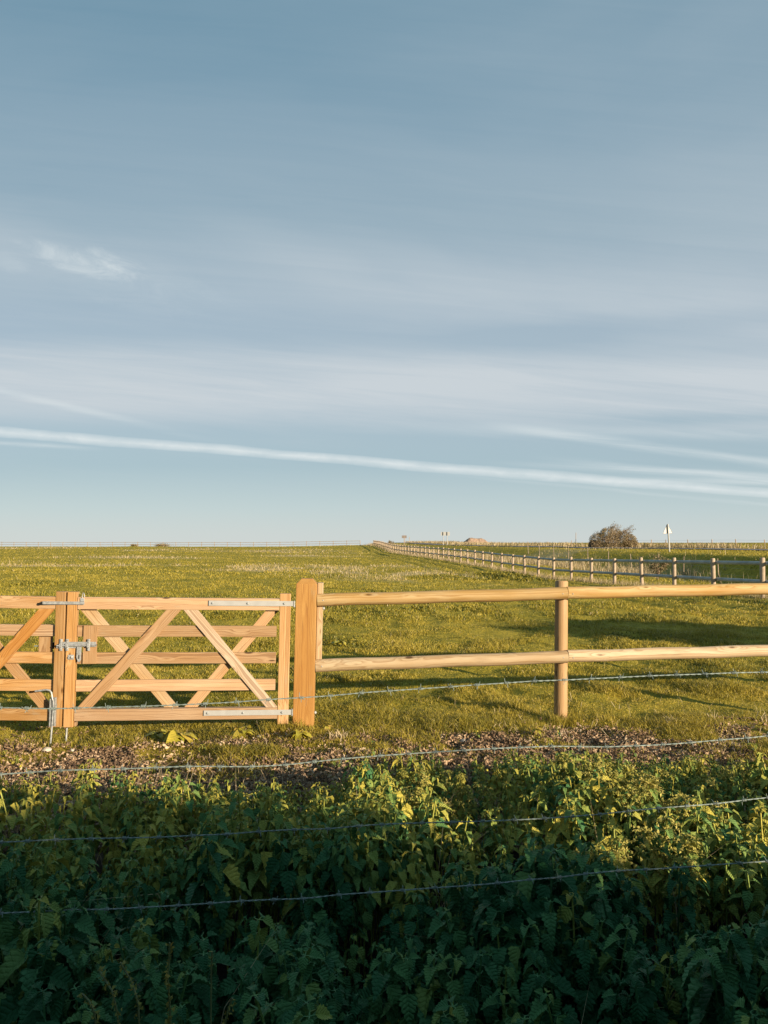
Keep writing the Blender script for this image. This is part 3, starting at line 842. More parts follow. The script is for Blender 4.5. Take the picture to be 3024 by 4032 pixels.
def small_shrub(px, D, h, w, label, mat, n=900, size=.05, stems=5, name='shrub'):
    X = (px - 1512) / F * D; z0 = tz(X, D)
    root = empty(name, (X, D, z0)); tag(root, label, 'shrub')
    m = MB(); ends = []
    for k in range(stems):
        branchy(m, Vector((random.gauss(0, w * .06), random.gauss(0, w * .06), -.05)), Vector((random.gauss(0, .25), random.gauss(0, .25), 1)).normalized(), h * .42, h * .016, 3, ends, .45)
    m.build('branches', M['bark'], root)
    C = []
    E = [np.array(e[0]) for e in ends]
    while len(C) < n:
        e = E[rn.integers(len(E))]
        C.append(e + rn.normal(size=3) * w * .07)
    V, Q, T = leaf_cloud(np.array(C), size, rn)
    link('crown', npmesh('crown', V, Q, attrs={'tint': T}), mat, root)
    return root
small_shrub(2588, 46, 1.6, 1.0, 'small twiggy thorn sapling with russet leaves in the ditch', M['thorn'], 1500, .06)
small_shrub(1540, 178, 1.35, 1.2, 'tiny grey bush at the far end of the diagonal fence', M['thorn'], 500, .09)
for px, w, h, nm in ((529, 2.2, 2.6, 'isolated low dark shrub on the left horizon behind the distant fence'), (640, 4.6, 3.0, 'wider low dark clump of shrubs on the left horizon behind the distant fence')):
    D = 420; X = (px - 1512) / F * D
    root = empty('distant_shrub', (X, D, EYE - 4.0)); tag(root, nm, 'shrub')
    q = rn.normal(size=(1500, 3)) * np.array([w * .4, w * .2, h * .22]) + np.array([0, 0, h * .55]); q = q[(q[:, 2] > 0) & (q[:, 2] < h)]
    V, Q, T = leaf_cloud(q, .3, rn); link('crown', npmesh('crown', V, Q, attrs={'tint': T}), M['thorn'], root)
    m = MB(); m.tube([(0, 0, -2.), (0, 0, h * .5)], .2, 6); m.build('trunk', M['bark'], root)

# shade casters added out of the frame: hedge behind the viewer and a thorn tree to the right
H_x = lambda x: np.interp(x, [1.5, 3.0, 5.3, 6.3, 6.9, 8, 12, 20], [2.2, 2.36, 2.30, 2.10, 1.96, 1.80, 1.7, 1.6])
hx = rn.uniform(-14, 20, 62000); hh = H_x(hx) + (vnoise(hx * 2.2, hx * 0 + 3) - .5) * .2
q = np.stack([hx, -2.5 + rn.uniform(-.55, .55, len(hx)), hh * rn.random(len(hx)) ** .45], 1)
V, Q, T = leaf_cloud(q, .11, rn)
hd = empty('hedge', (8, -2.5, 0)); tag(hd, 'clipped leafy hedge beside the lane behind the viewer', 'hedge')
link('foliage', npmesh('foliage', V - np.array([8, -2.5, 0]), Q, attrs={'tint': T}), M['hedgeleaf'], hd)
m = MB()
for x in np.arange(-14, 20, .7): m.tube([(x - 8, 0, -.1), (x - 8 + random.uniform(-.2, .2), random.uniform(-.2, .2), 1.5)], .03, 5)
m.build('stems', M['bark'], hd)
tr = empty('thorn_tree', (16.4, 6, 0)); tag(tr, 'wide windswept thorn tree standing right of the frame beside the fence', 'tree')
m = MB(); ends = []
for k in range(5): branchy(m, Vector((k * .5 - 1, 0, -.1)), Vector((random.uniform(-.5, .5), 0, 1)).normalized(), 1.5, .09, 2, ends, .5)
m.build('trunk', M['bark'], tr)
q = rn.normal(size=(17000, 3)); q /= np.linalg.norm(q, axis=1)[:, None]; q *= rn.random((len(q), 1)) ** .4
q = q * np.array([3.9, 1.0, .75]) + np.array([0, 0, 2.72]); q[:, 2] += (vnoise(q[:, 0] * .9 + 3, q[:, 1]) - .5) * .5; q = q[rn.random(len(q)) < np.clip((q[:, 0] + 4.2) / 4.5, .08, 1)]
V, Q, T = leaf_cloud(q, .12, rn); link('crown', npmesh('crown', V, Q, attrs={'tint': T * .6}), M['hedgeleaf'], tr)

# ------------------------------------------------------------------ grass
def blades(X, Y, h, w, bend, rnd, tint, lean=None):
    n = len(X); Z = terrain(X, Y) - .004
    a = rnd.uniform(0, 2 * np.pi, n); dx, dy = np.cos(a) * w, np.sin(a) * w
    la = rnd.uniform(0, 2 * np.pi, n); lx, ly = np.cos(la) * bend * h, np.sin(la) * bend * h
    b = np.stack([X, Y, Z], 1)
    v0 = b + np.stack([-dx, -dy, 0 * dx], 1); v1 = b + np.stack([dx, dy, 0 * dx], 1)
    mid = b + np.stack([lx * .35, ly * .35, h * .6], 1)
    v2 = mid + np.stack([dx * .7, dy * .7, 0 * dx], 1); v3 = mid + np.stack([-dx * .7, -dy * .7, 0 * dx], 1)
    v4 = b + np.stack([lx, ly, h * (1 - .3 * bend)], 1)
    V = np.stack([v0, v1, v2, v3, v4], 1).reshape(-1, 3)
    I = np.arange(n)[:, None] * 5
    T = np.concatenate([I + np.array([0, 1, 2]), I + np.array([0, 2, 3]), I + np.array([3, 2, 4])])
    return V, T, np.repeat(tint, 5)
def scatter(n, y0, y1, rnd, margin=1.12, pw=1.0):
    # density falling with distance; a bit wider than the view
    Y = y0 * (y1 / y0) ** (rnd.random(n) ** pw)
    X = rnd.uniform(-1, 1, n) * (Y * .504 * margin + (1.2 if y0 < 20 else 0))
    return X, Y
allV, allT, allA = [], [], []; off = 0
def addg(V, T, A):
    global off
    allV.append(V); allT.append(T + off); allA.append(A); off += len(V)
rg = np.random.default_rng(11)
def field_ok(X, Y):
    u = X - fence_x(Y); return u < 60
for (n, y0, y1, h, w) in ((300000, 5.6, 9.5, .044, .0029), (220000, 9.5, 17, .052, .0048), (120000, 17, 40, .066, .0095), (110000, 40, 110, .075, .018), (50000, 110, 210, .09, .04)):
    X, Y = scatter(n, y0, y1, rg, 1.25 if y0 < 17 else 1.1)
    clump = fbm(X * 1.7 + 50, Y * 1.1, 4); big = fbm(X * .35, Y * .25 + 11, 3)
    sm = soil_mask(X, Y)
    keep = (rg.random(n) > sm * .85) & (rg.random(n) < .35 + 1.6 * np.clip(clump - .3, 0, 1))
    X, Y, clump, big = X[keep], Y[keep], clump[keep], big[keep]; n = len(X)
    hh = h * (.35 + 1.9 * np.clip(clump - .36, 0, .6) * 2) * rg.uniform(.6, 1.35, n) * (.8 + .6 * big)
    dm = dry_mask(X, Y)
    tint = np.clip(rg.normal(.42, .16, n) + (big - .5) * .5 + (fbm(X * .9, Y * .5 + 70, 3) - .5) * .9 + (fbm(X * 5, Y * 3 + 70, 2) - .5) * .4, 0, .82)
    tint = np.where(rg.random(n) < .045 + .75 * dm, rg.uniform(.88, 1, n), tint)
    addg(*blades(X, Y, hh, w * rg.uniform(.6, 1.3, n), rg.uniform(.4, 1.5, n), rg, tint))
nt_ = 900
TX_, TY_ = scatter(nt_, 7.6, 75, rg, 1.1)
for X0, Y0 in zip(TX_, TY_):
    k = int(rg.integers(18, 46)); sz = .045 + .0042 * Y0
    X = X0 + rg.normal(0, sz, k); Y = Y0 + rg.normal(0, sz, k)
    addg(*blades(X, Y, rg.uniform(.4, 1.2, k) * (.055 + .0012 * Y0) * rg.uniform(.8, 1.3), .0022 * (Y0 / 8) ** .8 * rg.uniform(.6, 1.4, k), rg.uniform(.3, 1.4, k), rg, np.clip(rg.normal(rg.uniform(.1, .75), .12, k), 0, .95)))
go = link('grass', npmesh('grass', np.concatenate(allV), tris=np.concatenate(allT), attrs={'tint': np.concatenate(allA)}), M['grass'])
tag(go, 'short olive green pasture grass covering the field', 'grass', kind='stuff')

# dark weed tufts dotted about the field
allV, allT, allA = [], [], []; off = 0
cent = [(at(1400 + rg.uniform(-60, 60), 2530, 1)), ]
spots = [(1335, 2530, 12), (1410, 2545, 10), (1290, 2525, 7), (70 + 60, 2300, 14), (180, 2298, 10), (1745, 2274, 10), (1765, 2280, 9), (1835, 2282, 8), (1620, 2395, 7), (1480, 2335, 5), (2120, 2340, 9), (2240, 2330, 8), (1960, 2268, 12), (2000, 2275, 12), (2040, 2285, 10), (1450, 2400, 6), (1850, 2400, 6), (840, 2425, 8), (2420, 2505, 10), (2600, 2510, 10), (980, 2545, 8), (860, 2555, 6)]
for (px, py, n) in spots:
    X0, D = ground_at(px, py)
    k = n * 45
    X = X0 + rg.normal(0, D * .014, k); Y = D + rg.normal(0, D * .02, k)
    addg(*blades(X, Y, D * .0045 * rg.uniform(.5, 1.2, k), D * .0009 * rg.uniform(.6, 1.4, k), rg.uniform(.3, 1.4, k), rg, rg.uniform(0, .5, k)))
wo = link('field_weeds', npmesh('field_weeds', np.concatenate(allV), tris=np.concatenate(allT), attrs={'tint': np.concatenate(allA)}), M['grass'])
tag(wo, 'ragged darker weed tufts dotted through the pasture', 'weeds', kind='stuff')

# dry grass: ditch reeds, verge behind the road, fence line, wisps by the soil
allV, allT, allA = [], [], []; off = 0
n = 26000
Dd = 28 * (200 / 28) ** rg.random(n); uf = np.interp(Dd, [30, 55, 75, 110, 200], [11.5, 11.8, 8, 4, 2.])
X = fence_x(Dd) + uf - .8 + rg.normal(0, 1.4, n); k = fbm(X * .7, Dd * .4, 3) > .44
k &= (Dd > 52) | (rg.random(n) < .06)
X, Dd = X[k], Dd[k]; n = len(X)
addg(*blades(X, Dd, rg.uniform(.3, .85, n) * (.5 + fbm(X * .5, Dd * .3, 2)), .012 * rg.uniform(.7, 1.6, n) * (Dd / 60) ** .7, rg.uniform(.1, .7, n), rg, rg.random(n)))
n = 14000
t = rg.random(n); fi = (t * (len(fine) - 2)).astype(int); FA = np.array(fine)
X = FA[fi, 0] + 2.2 + rg.uniform(.8, 7, n); Y = FA[fi, 1] + rg.uniform(1, 6, n); k = fbm(X * .3, Y * .3, 3) > .42
addg(*blades(X[k], Y[k], rg.uniform(.3, .9, k.sum()), .03 * rg.uniform(.7, 1.6, k.sum()), rg.uniform(.1, .7, k.sum()), rg, rg.random(k.sum())))
n = 9000
Y = 24 * (190 / 24) ** rg.random(n); X = fence_x(Y) + rg.normal(0, .28, n) + .05
addg(*blades(X, Y, rg.uniform(.1, .38, n), .006 * (Y / 40), rg.uniform(.1, .8, n), rg, rg.random(n)))
# pale patches in the field
n = 60000
X, Y = scatter(n, 40, 200, rg, 1.1); k = rg.random(n) < dry_mask(X, Y) * .7
addg(*blades(X[k], Y[k], rg.uniform(.1, .3, k.sum()), .0003 * Y[k], rg.uniform(.2, .9, k.sum()), rg, rg.uniform(.2, 1, k.sum())))
# straw wisps near the soil strip
n = 1500
X, Y = scatter(n, 5.3, 8.5, rg, 1.15); k = (rg.random(n) < .25 + .5 * (X > 1.0))
addg(*blades(X[k], Y[k], rg.uniform(.04, .15, k.sum()), .0022, rg.uniform(.2, 1.6, k.sum()), rg, rg.uniform(.3, 1, k.sum())))
do = link('dry_grass', npmesh('dry_grass', np.concatenate(allV), tris=np.concatenate(allT), attrs={'tint': np.concatenate(allA)}), M['drygrass'])
tag(do, 'pale straw coloured dry grass in the ditch, verge and field patches', 'dry grass', kind='stuff')

# ------------------------------------------------------------------ leaf litter on the soil strip
n = 165000
X, Y = scatter(n, 4.2, 7.7, rg, 1.15); k = rg.random(n) < soil_mask(X, Y) * .95 + .04
X, Y = X[k], Y[k]; n = len(X)
Z = terrain(X, Y) + rg.uniform(.0, .028, n)
a = rg.normal(size=(n, 3)); a[:, 2] *= .6; a /= np.linalg.norm(a, axis=1)[:, None]
b_ = rg.normal(size=(n, 3)); b_[:, 2] *= .7; b_ = b_ - (b_ * a).sum(1)[:, None] * a; b_ /= np.linalg.norm(b_, axis=1)[:, None]
c_ = np.cross(a, b_); s = rg.uniform(.005, .022, n)[:, None]
C = np.stack([X, Y, Z], 1)
v = [C - a * s, C + b_ * s * .6 + c_ * s * .4, C + a * s * .3 + c_ * s * rg.uniform(-.6, .6, (n, 1)), C - b_ * s * .6 + c_ * s * .4, C + a * s * 1.1 + c_ * s * rg.uniform(-.2, .7, (n, 1))]
V = np.stack(v, 1).reshape(-1, 3); I = np.arange(n)[:, None] * 5
T = np.concatenate([I + np.array([0, 1, 2]), I + np.array([0, 2, 3]), I + np.array([1, 4, 2]), I + np.array([2, 4, 3])])
lo = link('leaf_litter', npmesh('leaf_litter', V, tris=T, attrs={'tint': np.repeat(np.clip(rg.beta(1.6, 1.6, n) * (.5 + .9 * fbm(X * 3, Y * 3, 3)), 0, 1), 5)}), M['litter'])
tag(lo, 'strip of churned brown soil and dead leaf litter along the fence', 'leaf litter', kind='stuff')

# stones on the soil
def stone(px, py, r, label):
    X, D = ground_at(px, py)
    bm = bmesh.new(); bmesh.ops.create_icosphere(bm, subdivisions=3, radius=r)
    sd = random.uniform(0, 50)
    for v_ in bm.verts:
        d_ = v_.co.normalized(); k_ = 1 + .5 * (float(fbm(d_.x * 1.6 + sd, d_.y * 1.6 + d_.z * 2.1, 3)) - .5); v_.co *= k_; v_.co.z *= .6
    me = bpy.data.meshes.new('stone'); bm.to_mesh(me); bm.free()
    o = link('stone', me, M['stone']); o.location = (X, D, tz(X, D) + r * .25); tag(o, label, 'stone', 'pale stones on the soil strip')
stone(200, 2948, .040, 'pale stone on the grass edge below the cranked drop bolt')
stone(300, 2946, .022, 'smaller pale stone right of the drop bolt stone')
stone(1030, 2895, .030, 'pale stone below the lower hinge of the gate')
stone(2215, 3010, .030, 'rounded buff stone in the soil strip near the round post') if False else None
stone(1822, 2915, .034, 'rounded buff stone in the soil strip left of the round post')

# ------------------------------------------------------------------ leaves for nettles and docks
def leaf_template(n=7, teeth=True, width=.36, fold=.35, droop=.5, wavy=0.0):
    """unit-length leaf along +x, normal +z. returns verts, quads, uv(l,side)"""
    t = np.linspace(0, 1, n + 1)
    prof = np.sin(np.pi * t ** .62) ** .9 * width * (1 - .25 * t)
    prof[0] = .02; prof[-1] = .0
    vs = []; uv = []
    for i, tt in enumerate(t):
        # centre line droops
        ang = -droop * tt
        cx = tt * math.cos(ang * .5); cz = tt * math.sin(ang * .6)
        w = prof[i]
        for sgn in (-1, 1):
            ex = 0; ww = w
            if teeth and 0 < i < n: ww = w * (1.09 if i % 2 else .88); ex = .02 if i % 2 else -.02
            zz = cz + fold * ww + wavy * math.sin(tt * 13 + sgn)
            vs.append((cx + ex - ww * .15, sgn * ww, zz)); uv.append((tt, sgn * ww / max(width, .01), 0))
        vs.append((cx, 0, cz)); uv.append((tt, 0, 0))
    q = []
    for i in range(n):
        a = i * 3; b = (i + 1) * 3
        q.append((a, b, b + 2, a + 2)); q.append((a + 2, b + 2, b + 1, a + 1))
    return np.array(vs), np.array(q), np.array(uv)
LT = [leaf_template(12, True, .36, rg.uniform(.25, .8), rg.uniform(.4, 1.8), .02) for k in range(6)]
LTs = [leaf_template(6, True, .33, rg.uniform(.2, .7), rg.uniform(.4, 1.6)) for k in range(6)]
def rotmat(yaw, pitch, roll):
    cy, sy = math.cos(yaw), math.sin(yaw); cp, sp = math.cos(pitch), math.sin(pitch); cr, sr = math.cos(roll), math.sin(roll)
    Rz = np.array([[cy, -sy, 0], [sy, cy, 0], [0, 0, 1]]); Ry = np.array([[cp, 0, sp], [0, 1, 0], [-sp, 0, cp]]); Rx = np.array([[1, 0, 0], [0, cr, -sr], [0, sr, cr]])
    return Rz @ Ry @ Rx
def nettle(seed, H, big, hi, catk):
    r = np.random.default_rng(seed)
    V = []; Q = []; A = []; UV = []; off = 0
    cV = []; cQ = []; coff = 0
    nodes = max(4, int(H / .048)); lean = r.normal(0, .09, 2)
    def stem_at(z): return np.array([lean[0] * z * z / H, lean[1] * z * z / H, z])
    # stem
    zs = np.linspace(-.05, H, 6); rad = .0028
    for k, z in enumerate(zs):
        p = stem_at(z)
        for a in range(4): V.append(p + np.array([math.cos(a * 1.57) * rad, math.sin(a * 1.57) * rad, 0])); A.append(.55); UV.append((0, 0, 0))
    for k in range(5):
        for a in range(4): Q.append((k * 4 + a, k * 4 + (a + 1) % 4, (k + 1) * 4 + (a + 1) % 4, (k + 1) * 4 + a))
    off = 24
    yaw0 = r.uniform(0, 6.28)
    ptint = r.uniform(0, .7)
    for k in range(nodes):
        f = (k + 1) / nodes       # 1 = top
        z = H * (.42 + .58 * f)
        L = big * (.38 if f > .95 else np.interp(f, [0, .5, .8, .95], [.8, 1, .8, .55])) * r.uniform(.8, 1.2)
        cnt = 4 if f > .95 else 2
        for s in range(cnt):
            yaw = yaw0 + k * 1.5708 + s * (6.283 / cnt) + r.normal(0, .2)
            pitch = (r.uniform(-.3, .5) if f > .95 else r.uniform(-.15, 1.0))
            T = (LT if hi else LTs)[r.integers(6)]
            Rm = rotmat(yaw, pitch, r.normal(0, .3))
            pet = np.array([math.cos(yaw), math.sin(yaw), .15]) * L * .28
            v = (T[0] * L) @ Rm.T + stem_at(z) + pet
            V += list(v); Q += [tuple(x) for x in T[1] + off]; UV += [tuple(x) for x in T[2]]
            tn = np.clip(ptint + r.normal(0, .14) + (.25 if r.random() < .05 else 0), 0, .97); tn = max(0, tn + (.1 if f > .8 else -.04)); A += [tn] * len(v); off += len(v)  # top leaves tinted lighter, light from above put into their colour
            # petiole
            p0 = stem_at(z); p1 = p0 + pet; e = np.array([0, 0, .0016]); e2 = np.array([-math.sin(yaw), math.cos(yaw), 0]) * .0016
            V += [p0 - e2, p0 + e2, p1 + e2, p1 - e2]; Q.append((off, off + 1, off + 2, off + 3)); A += [.4] * 4; UV += [(0, 0, 0)] * 4; off += 4
            if catk and f > .3:
                for c in range(3):
                    # strings of seed
                    ya = yaw + r.normal(0, .7); l = r.uniform(.025, .06)
                    up = r.uniform(-.5, .7)
                    for q in range(6):
                        ff = (q + .5) / 6
                        cpt = stem_at(z) + np.array([math.cos(ya) * l * ff, math.sin(ya) * l * ff, l * up * ff - .02 * ff * ff])
                        sz = .0045
                        n0 = r.normal(size=(4, 3)) * sz
                        cV += list(cpt + n0); cQ.append((coff, coff + 1, coff + 2, coff + 3)); coff += 4
    return (np.array(V), np.array(Q), np.array(A), np.array(UV), np.array(cV).reshape(-1, 3), np.array(cQ).reshape(-1, 4))
hiN = [nettle(100 + k, .6, .125, True, False) for k in range(12)]
miN = [nettle(200 + k, .48, .088, True, False) for k in range(10)]
loN = [nettle(300 + k, .38, .066, False, False) for k in range(10)]
ctN = [nettle(400 + k, .44, .062, False, True) for k in range(8)]
def height_fn(X, Y):
    h = np.interp(Y, [0.8, 1.6, 2.2, 2.6, 3.4, 4.3, 5.0, 5.4], [.62, .58, .47, .46, .44, .37, .25, .17])
    h = h * (.48 + 1.05 * fbm(X * 1.9 + 3, Y * 1.9 + 9, 3))
    return h
LV, LQ, LA, LU = [], [], [], []; off = 0; CV, CQ, CA = [], [], []; coff = 0
def put(tpl, x, y, top, H0, yaw, lit_shift):
    global off, coff
    V, Q, A, UV, cv, cq = tpl
    s = top / H0; s2 = np.clip(s, .75, 1.2)
    c_, s_ = math.cos(yaw), math.sin(yaw)
    R = np.array([[c_, -s_, 0], [s_, c_, 0], [0, 0, 1]])
    P = V @ R.T * s2; P[:, 2] += top - H0 * s2; P += np.array([x, y, tz_fast(x, y)])
    LV.append(P); LQ.append(Q + off); LA.append(np.clip(A + lit_shift, 0, 1)); LU.append(UV); off += len(P)
    if len(cv):
        Pc = cv @ R.T * s2; Pc[:, 2] += top - H0 * s2; Pc += np.array([x, y, tz_fast(x, y)])
        CV.append(Pc); CQ.append(cq + coff); CA.append(np.full(len(Pc), rg.random())); coff += len(Pc)
ZC = [0.0]
def tz_fast(x, y): return ZC[0]
def bed(y0, y1, dens, kind):
    area_n = int(dens * (y1 - y0) * ((y0 + y1) * .504 * 1.05 + 3.4))
    Y = rg.uniform(y0, y1, area_n); X = rg.uniform(-1, 1, area_n) * (Y * .504 * 1.05 + 1.7)
    hs = height_fn(X, Y + .45 * (1 - sstep(-.9, .4, X)) * sstep(3.2, 4.2, Y)); zs = terrain(X, Y)
    for x, y, h, zz in zip(X, Y, hs, zs):
        ZC[0] = float(zz)
        # edge of the bed is ragged
        e = 5.45 + .45 * (float(fbm(x * 1.2 + 20, 3.3)) - .5) * 2 - .6 * float(1 - sstep(-.9, .4, x))
        if y > e: continue
        g = float(fbm(x * 2.1 + 60, y * 2.1, 2))
        if g < .36: 
            if rg.random() < .7: continue
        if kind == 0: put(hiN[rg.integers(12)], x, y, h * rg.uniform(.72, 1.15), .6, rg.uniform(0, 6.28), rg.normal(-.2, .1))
        elif kind == 1: put(miN[rg.integers(10)], x, y, h * rg.uniform(.8, 1.12), .48, rg.uniform(0, 6.28), rg.normal(-.16, .16))  # front and middle rows shifted darker, shade put into leaf colour
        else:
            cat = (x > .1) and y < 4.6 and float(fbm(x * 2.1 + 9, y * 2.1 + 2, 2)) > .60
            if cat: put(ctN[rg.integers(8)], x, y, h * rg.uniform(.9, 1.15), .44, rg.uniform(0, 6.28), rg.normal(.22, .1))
            else: put(loN[rg.integers(10)], x, y, h * rg.uniform(.75, 1.15), .38, rg.uniform(0, 6.28), rg.normal(.32, .16) * np.interp(y, [2.9, 3.6], [.3, 1]))  # rear rows shifted yellow, sunlight put into leaf colour
for _ in range(150):
    x = rg.uniform(-3.4, 3.6); y = rg.uniform(5.4, 6.9)
    if float(fbm(x * 1.5 + 80, y * 2, 2)) < .5: continue
    ZC[0] = tz(x, y); put(loN[rg.integers(10)], x, y, rg.uniform(.03, .10), .38, rg.uniform(0, 6.28), rg.normal(.42, .12))
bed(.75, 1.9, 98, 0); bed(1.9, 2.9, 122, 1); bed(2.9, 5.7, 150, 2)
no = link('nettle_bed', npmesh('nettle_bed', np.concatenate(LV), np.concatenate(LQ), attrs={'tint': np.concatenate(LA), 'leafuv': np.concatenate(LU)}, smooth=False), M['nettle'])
tag(no, 'dense bed of stinging nettles filling the shaded foreground', 'nettles', kind='stuff')
if CV:
    co = link('nettle_seed_strings', npmesh('nettle_seed_strings', np.concatenate(CV), np.concatenate(CQ), attrs={'tint': np.concatenate(CA)}), M['catkin'])
    tag(co, 'yellowish seed strings hanging on the sunlit nettles', 'nettle seeds', kind='stuff')

allV, allT, allA = [], [], []; off = 0
n = 700
Y = rg.uniform(1.2, 5.4, n); X = rg.uniform(-1, 1, n) * Y * .55; k = rg.random(n) < .25 + .6 * (Y > 3)
X, Y = X[k], Y[k]; n = len(X)
addg(*blades(X, Y, height_fn(X, Y) * rg.uniform(.95, 1.35, n), rg.uniform(.0008, .0022, n), rg.uniform(.1, .9, n), rg, rg.uniform(0, 1, n)))
so = link('bed_stalks', npmesh('bed_stalks', np.concatenate(allV), tris=np.concatenate(allT), attrs={'tint': np.concatenate(allA)}), M['drygrass'])
tag(so, 'dead stalks and grass stems poking out of the nettles', 'stalks', kind='stuff')
allV, allT, allA = [], [], []; off = 0
for (x0, x1, y0, y1, k, h) in ((-1.15, -.75, 7.1, 7.5, 900, .10), (1.62, 1.92, 7.4, 7.75, 700, .10), (-3.6, -.9, 6.9, 7.35, 2600, .06), (-4, 4, 5.5, 7.0, 5000, .06), (-.6, 4, 7.2, 7.9, 2500, .08)):
    X = rg.uniform(x0, x1, k); Y = rg.uniform(y0, y1, k); kk = fbm(X * 3 + 5, Y * 3, 2) > (.42 if k < 5000 else .55)
    X, Y = X[kk], Y[kk]; n = len(X)
    addg(*blades(X, Y, h * rg.uniform(.5, 1.5, n), rg.uniform(.0012, .0028, n), rg.uniform(.2, 1.2, n), rg, rg.uniform(.1, .9, n)))
so = link('long_grass', npmesh('long_grass', np.concatenate(allV), tris=np.concatenate(allT), attrs={'tint': np.concatenate(allA)}), M['grass'])
tag(so, 'longer uncut grass tufts round the post feet and gate bottom', 'grass tufts', kind='stuff')

# ------------------------------------------------------------------ seeding spikes at the bottom edge
def seed_spike(pxs, D, label, r0=.008):
    P = [at(x, y, D + dd) for (x, y, dd) in pxs]
    base = Vector((P[0].x, P[0].y, 0))
    root = empty('seeding_dock_spike', base); tag(root, label, 'seed spike', 'yellow seed spikes rising from the nettles at the lower left')
    m = MB(); m.tube([(0, 0, 0)] + [tuple(p - base) for p in P], .0018, 5); m.build('stem', M['stem'], root)
    V = []; Q = []; A = []; n = 0
    for i in range(len(P) - 1):
        L = (P[i + 1] - P[i]).length; kk = int(L / .0022)
        for k in range(kk):
            f = k / kk
            fr = (i + f) / (len(P) - 1)
            if (int(fr * 23) % 4 == 3) and random.random() < .75: continue
            c = np.array(P[i].lerp(P[i + 1], f) - base); rr = r0 * (1.1 - .5 * fr) * random.uniform(.3, 1)
            d = rg.normal(size=3); d /= np.linalg.norm(d); c = c + d * rr
            o = rg.normal(size=(4, 3)) * .0032
            V += list(c + o); Q.append((n, n + 1, n + 2, n + 3)); A += [random.random() * .7 + .2 * (random.random() < .1)] * 4; n += 4
    link('seed_head', npmesh('seed_head', np.array(V), np.array(Q), attrs={'tint': np.array(A)}), M['seed'], root)
seed_spike([(672, 4060, 0), (668, 3950, 0), (660, 3850, 0), (666, 3780, 0), (668, 3712, 0)], 1.45, 'tallest upright yellow seed spike at the bottom edge')
seed_spike([(548, 4060, 0), (545, 3950, 0), (520, 3870, .02), (490, 3820, .03), (474, 3790, .03)], 1.42, 'bent seed spike just left of the tallest one')
seed_spike([(468, 4060, 0), (460, 3980, 0), (440, 3900, 0), (405, 3845, .02), (388, 3815, .03)], 1.40, 'middle seed spike bending to the left')
seed_spike([(380, 4060, 0), (372, 3990, 0), (350, 3940, .0), (325, 3915, .01), (305, 3925, .01)], 1.38, 'short hooked seed spike, leftmost of the row')
seed_spike([(880, 4060, 0), (890, 4010, 0), (905, 3960, 0), (915, 3930, 0)], 1.40, 'short seed spike right of the tallest, near a dark gap')
seed_spike([(832, 3810, 0), (833, 3780, 0), (835, 3748, 0)], 1.55, 'tiny upright seed tip above the nettle rosette', .004)

# ------------------------------------------------------------------ dock plants at the gate
DL = [leaf_template(12, False, .30, rg.uniform(.15, .35), rg.uniform(.6, 1.4), .02) for k in range(5)]
def dock(px, py, n, L, label, tilt=(-.7, .5)):
    X, D = ground_at(px, py)
    root = empty('dock_plant', (X, D, tz(X, D))); tag(root, label, 'dock plant', 'broad leaved docks beneath the gate')
    for k in range(n):
        T = DL[rg.integers(5)]; l = L * rg.uniform(.6, 1.15)
        yaw = k * 6.283 / n + rg.normal(0, .35)
        v = (T[0] * l) @ rotmat(yaw, -rg.uniform(*tilt), rg.normal(0, .25)).T
        v = v + np.array([math.cos(yaw) * .02, math.sin(yaw) * .02, .05 + .25 * L * rg.random()])
        link('leaf', npmesh('leaf', v, T[1], attrs={'tint': np.full(len(v), rg.random()), 'leafuv': T[2]}, smooth=True), M['dock'], root)
dock(715, 2915, 15, .20, 'broad leaved dock with large yellow leaves below the middle of the gate')
dock(635, 2905, 8, .17, 'smaller dock beside the large one, nearer the latch')
dock(965, 2895, 13, .13, 'leafy yellow weed under the lower hinge strap')
dock(1185, 2905, 15, .13, 'yellow leafy weed growing round the foot of the square post')
dock(1290, 2880, 7, .10, 'ragged weed just right of the square post foot')
dock(1340, 2545, 9, .20, 'dark leafy weed in the field right of the square post', (.2, .8))
dock(2110, 2890, 6, .07, 'small weed left of the round post foot')
# straw stalk clumps right of the round post
def stalks(px, py, n, h, label):
    X, D = ground_at(px, py)
    V, T, A = blades(rg.normal(X, .05, n), rg.normal(D, .04, n), rg.uniform(.4, 1, n) * h, np.full(n, .0042), rg.uniform(.2, 1.3, n), rg, rg.uniform(.5, 1, n))
    V = V - np.array([X, D, 0]); o = link('straw_clump', npmesh('straw_clump', V, tris=T, attrs={'tint': A}), M['drygrass']); o.location = (X, D, 0)
    tag(o, label, 'straw clump', 'broken straw clumps beside the soil strip')
stalks(2625, 2850, 26, .14, 'broken straw clump by a dark hollow right of the round post')
stalks(2790, 2835, 12, .16, 'long leaning straws farther right along the soil strip')
stalks(2990, 2835, 14, .16, 'straw clump at the right edge of the soil strip')
stalks(1975, 2860, 14, .10, 'short straw clump left of the round post')
stalks(1330, 2900, 60, .13, 'buff dead weed clump right of the square post')

# ------------------------------------------------------------------ light, sky
EL = math.radians(12.3)
sv = Vector((.74, -.67, 0)).normalized(); sv = Vector((sv.x * math.cos(EL), sv.y * math.cos(EL), math.sin(EL)))
ld = bpy.data.lights.new('sun', 'SUN'); ld.energy = 4.6; ld.angle = math.radians(.5); ld.color = (1.0, .83, .60)
lo_ = bpy.data.objects.new('sun', ld); COL.objects.link(lo_); lo_.rotation_euler = (-sv).to_track_quat('-Z', 'Y').to_euler(); lo_.location = (20, -20, 20)

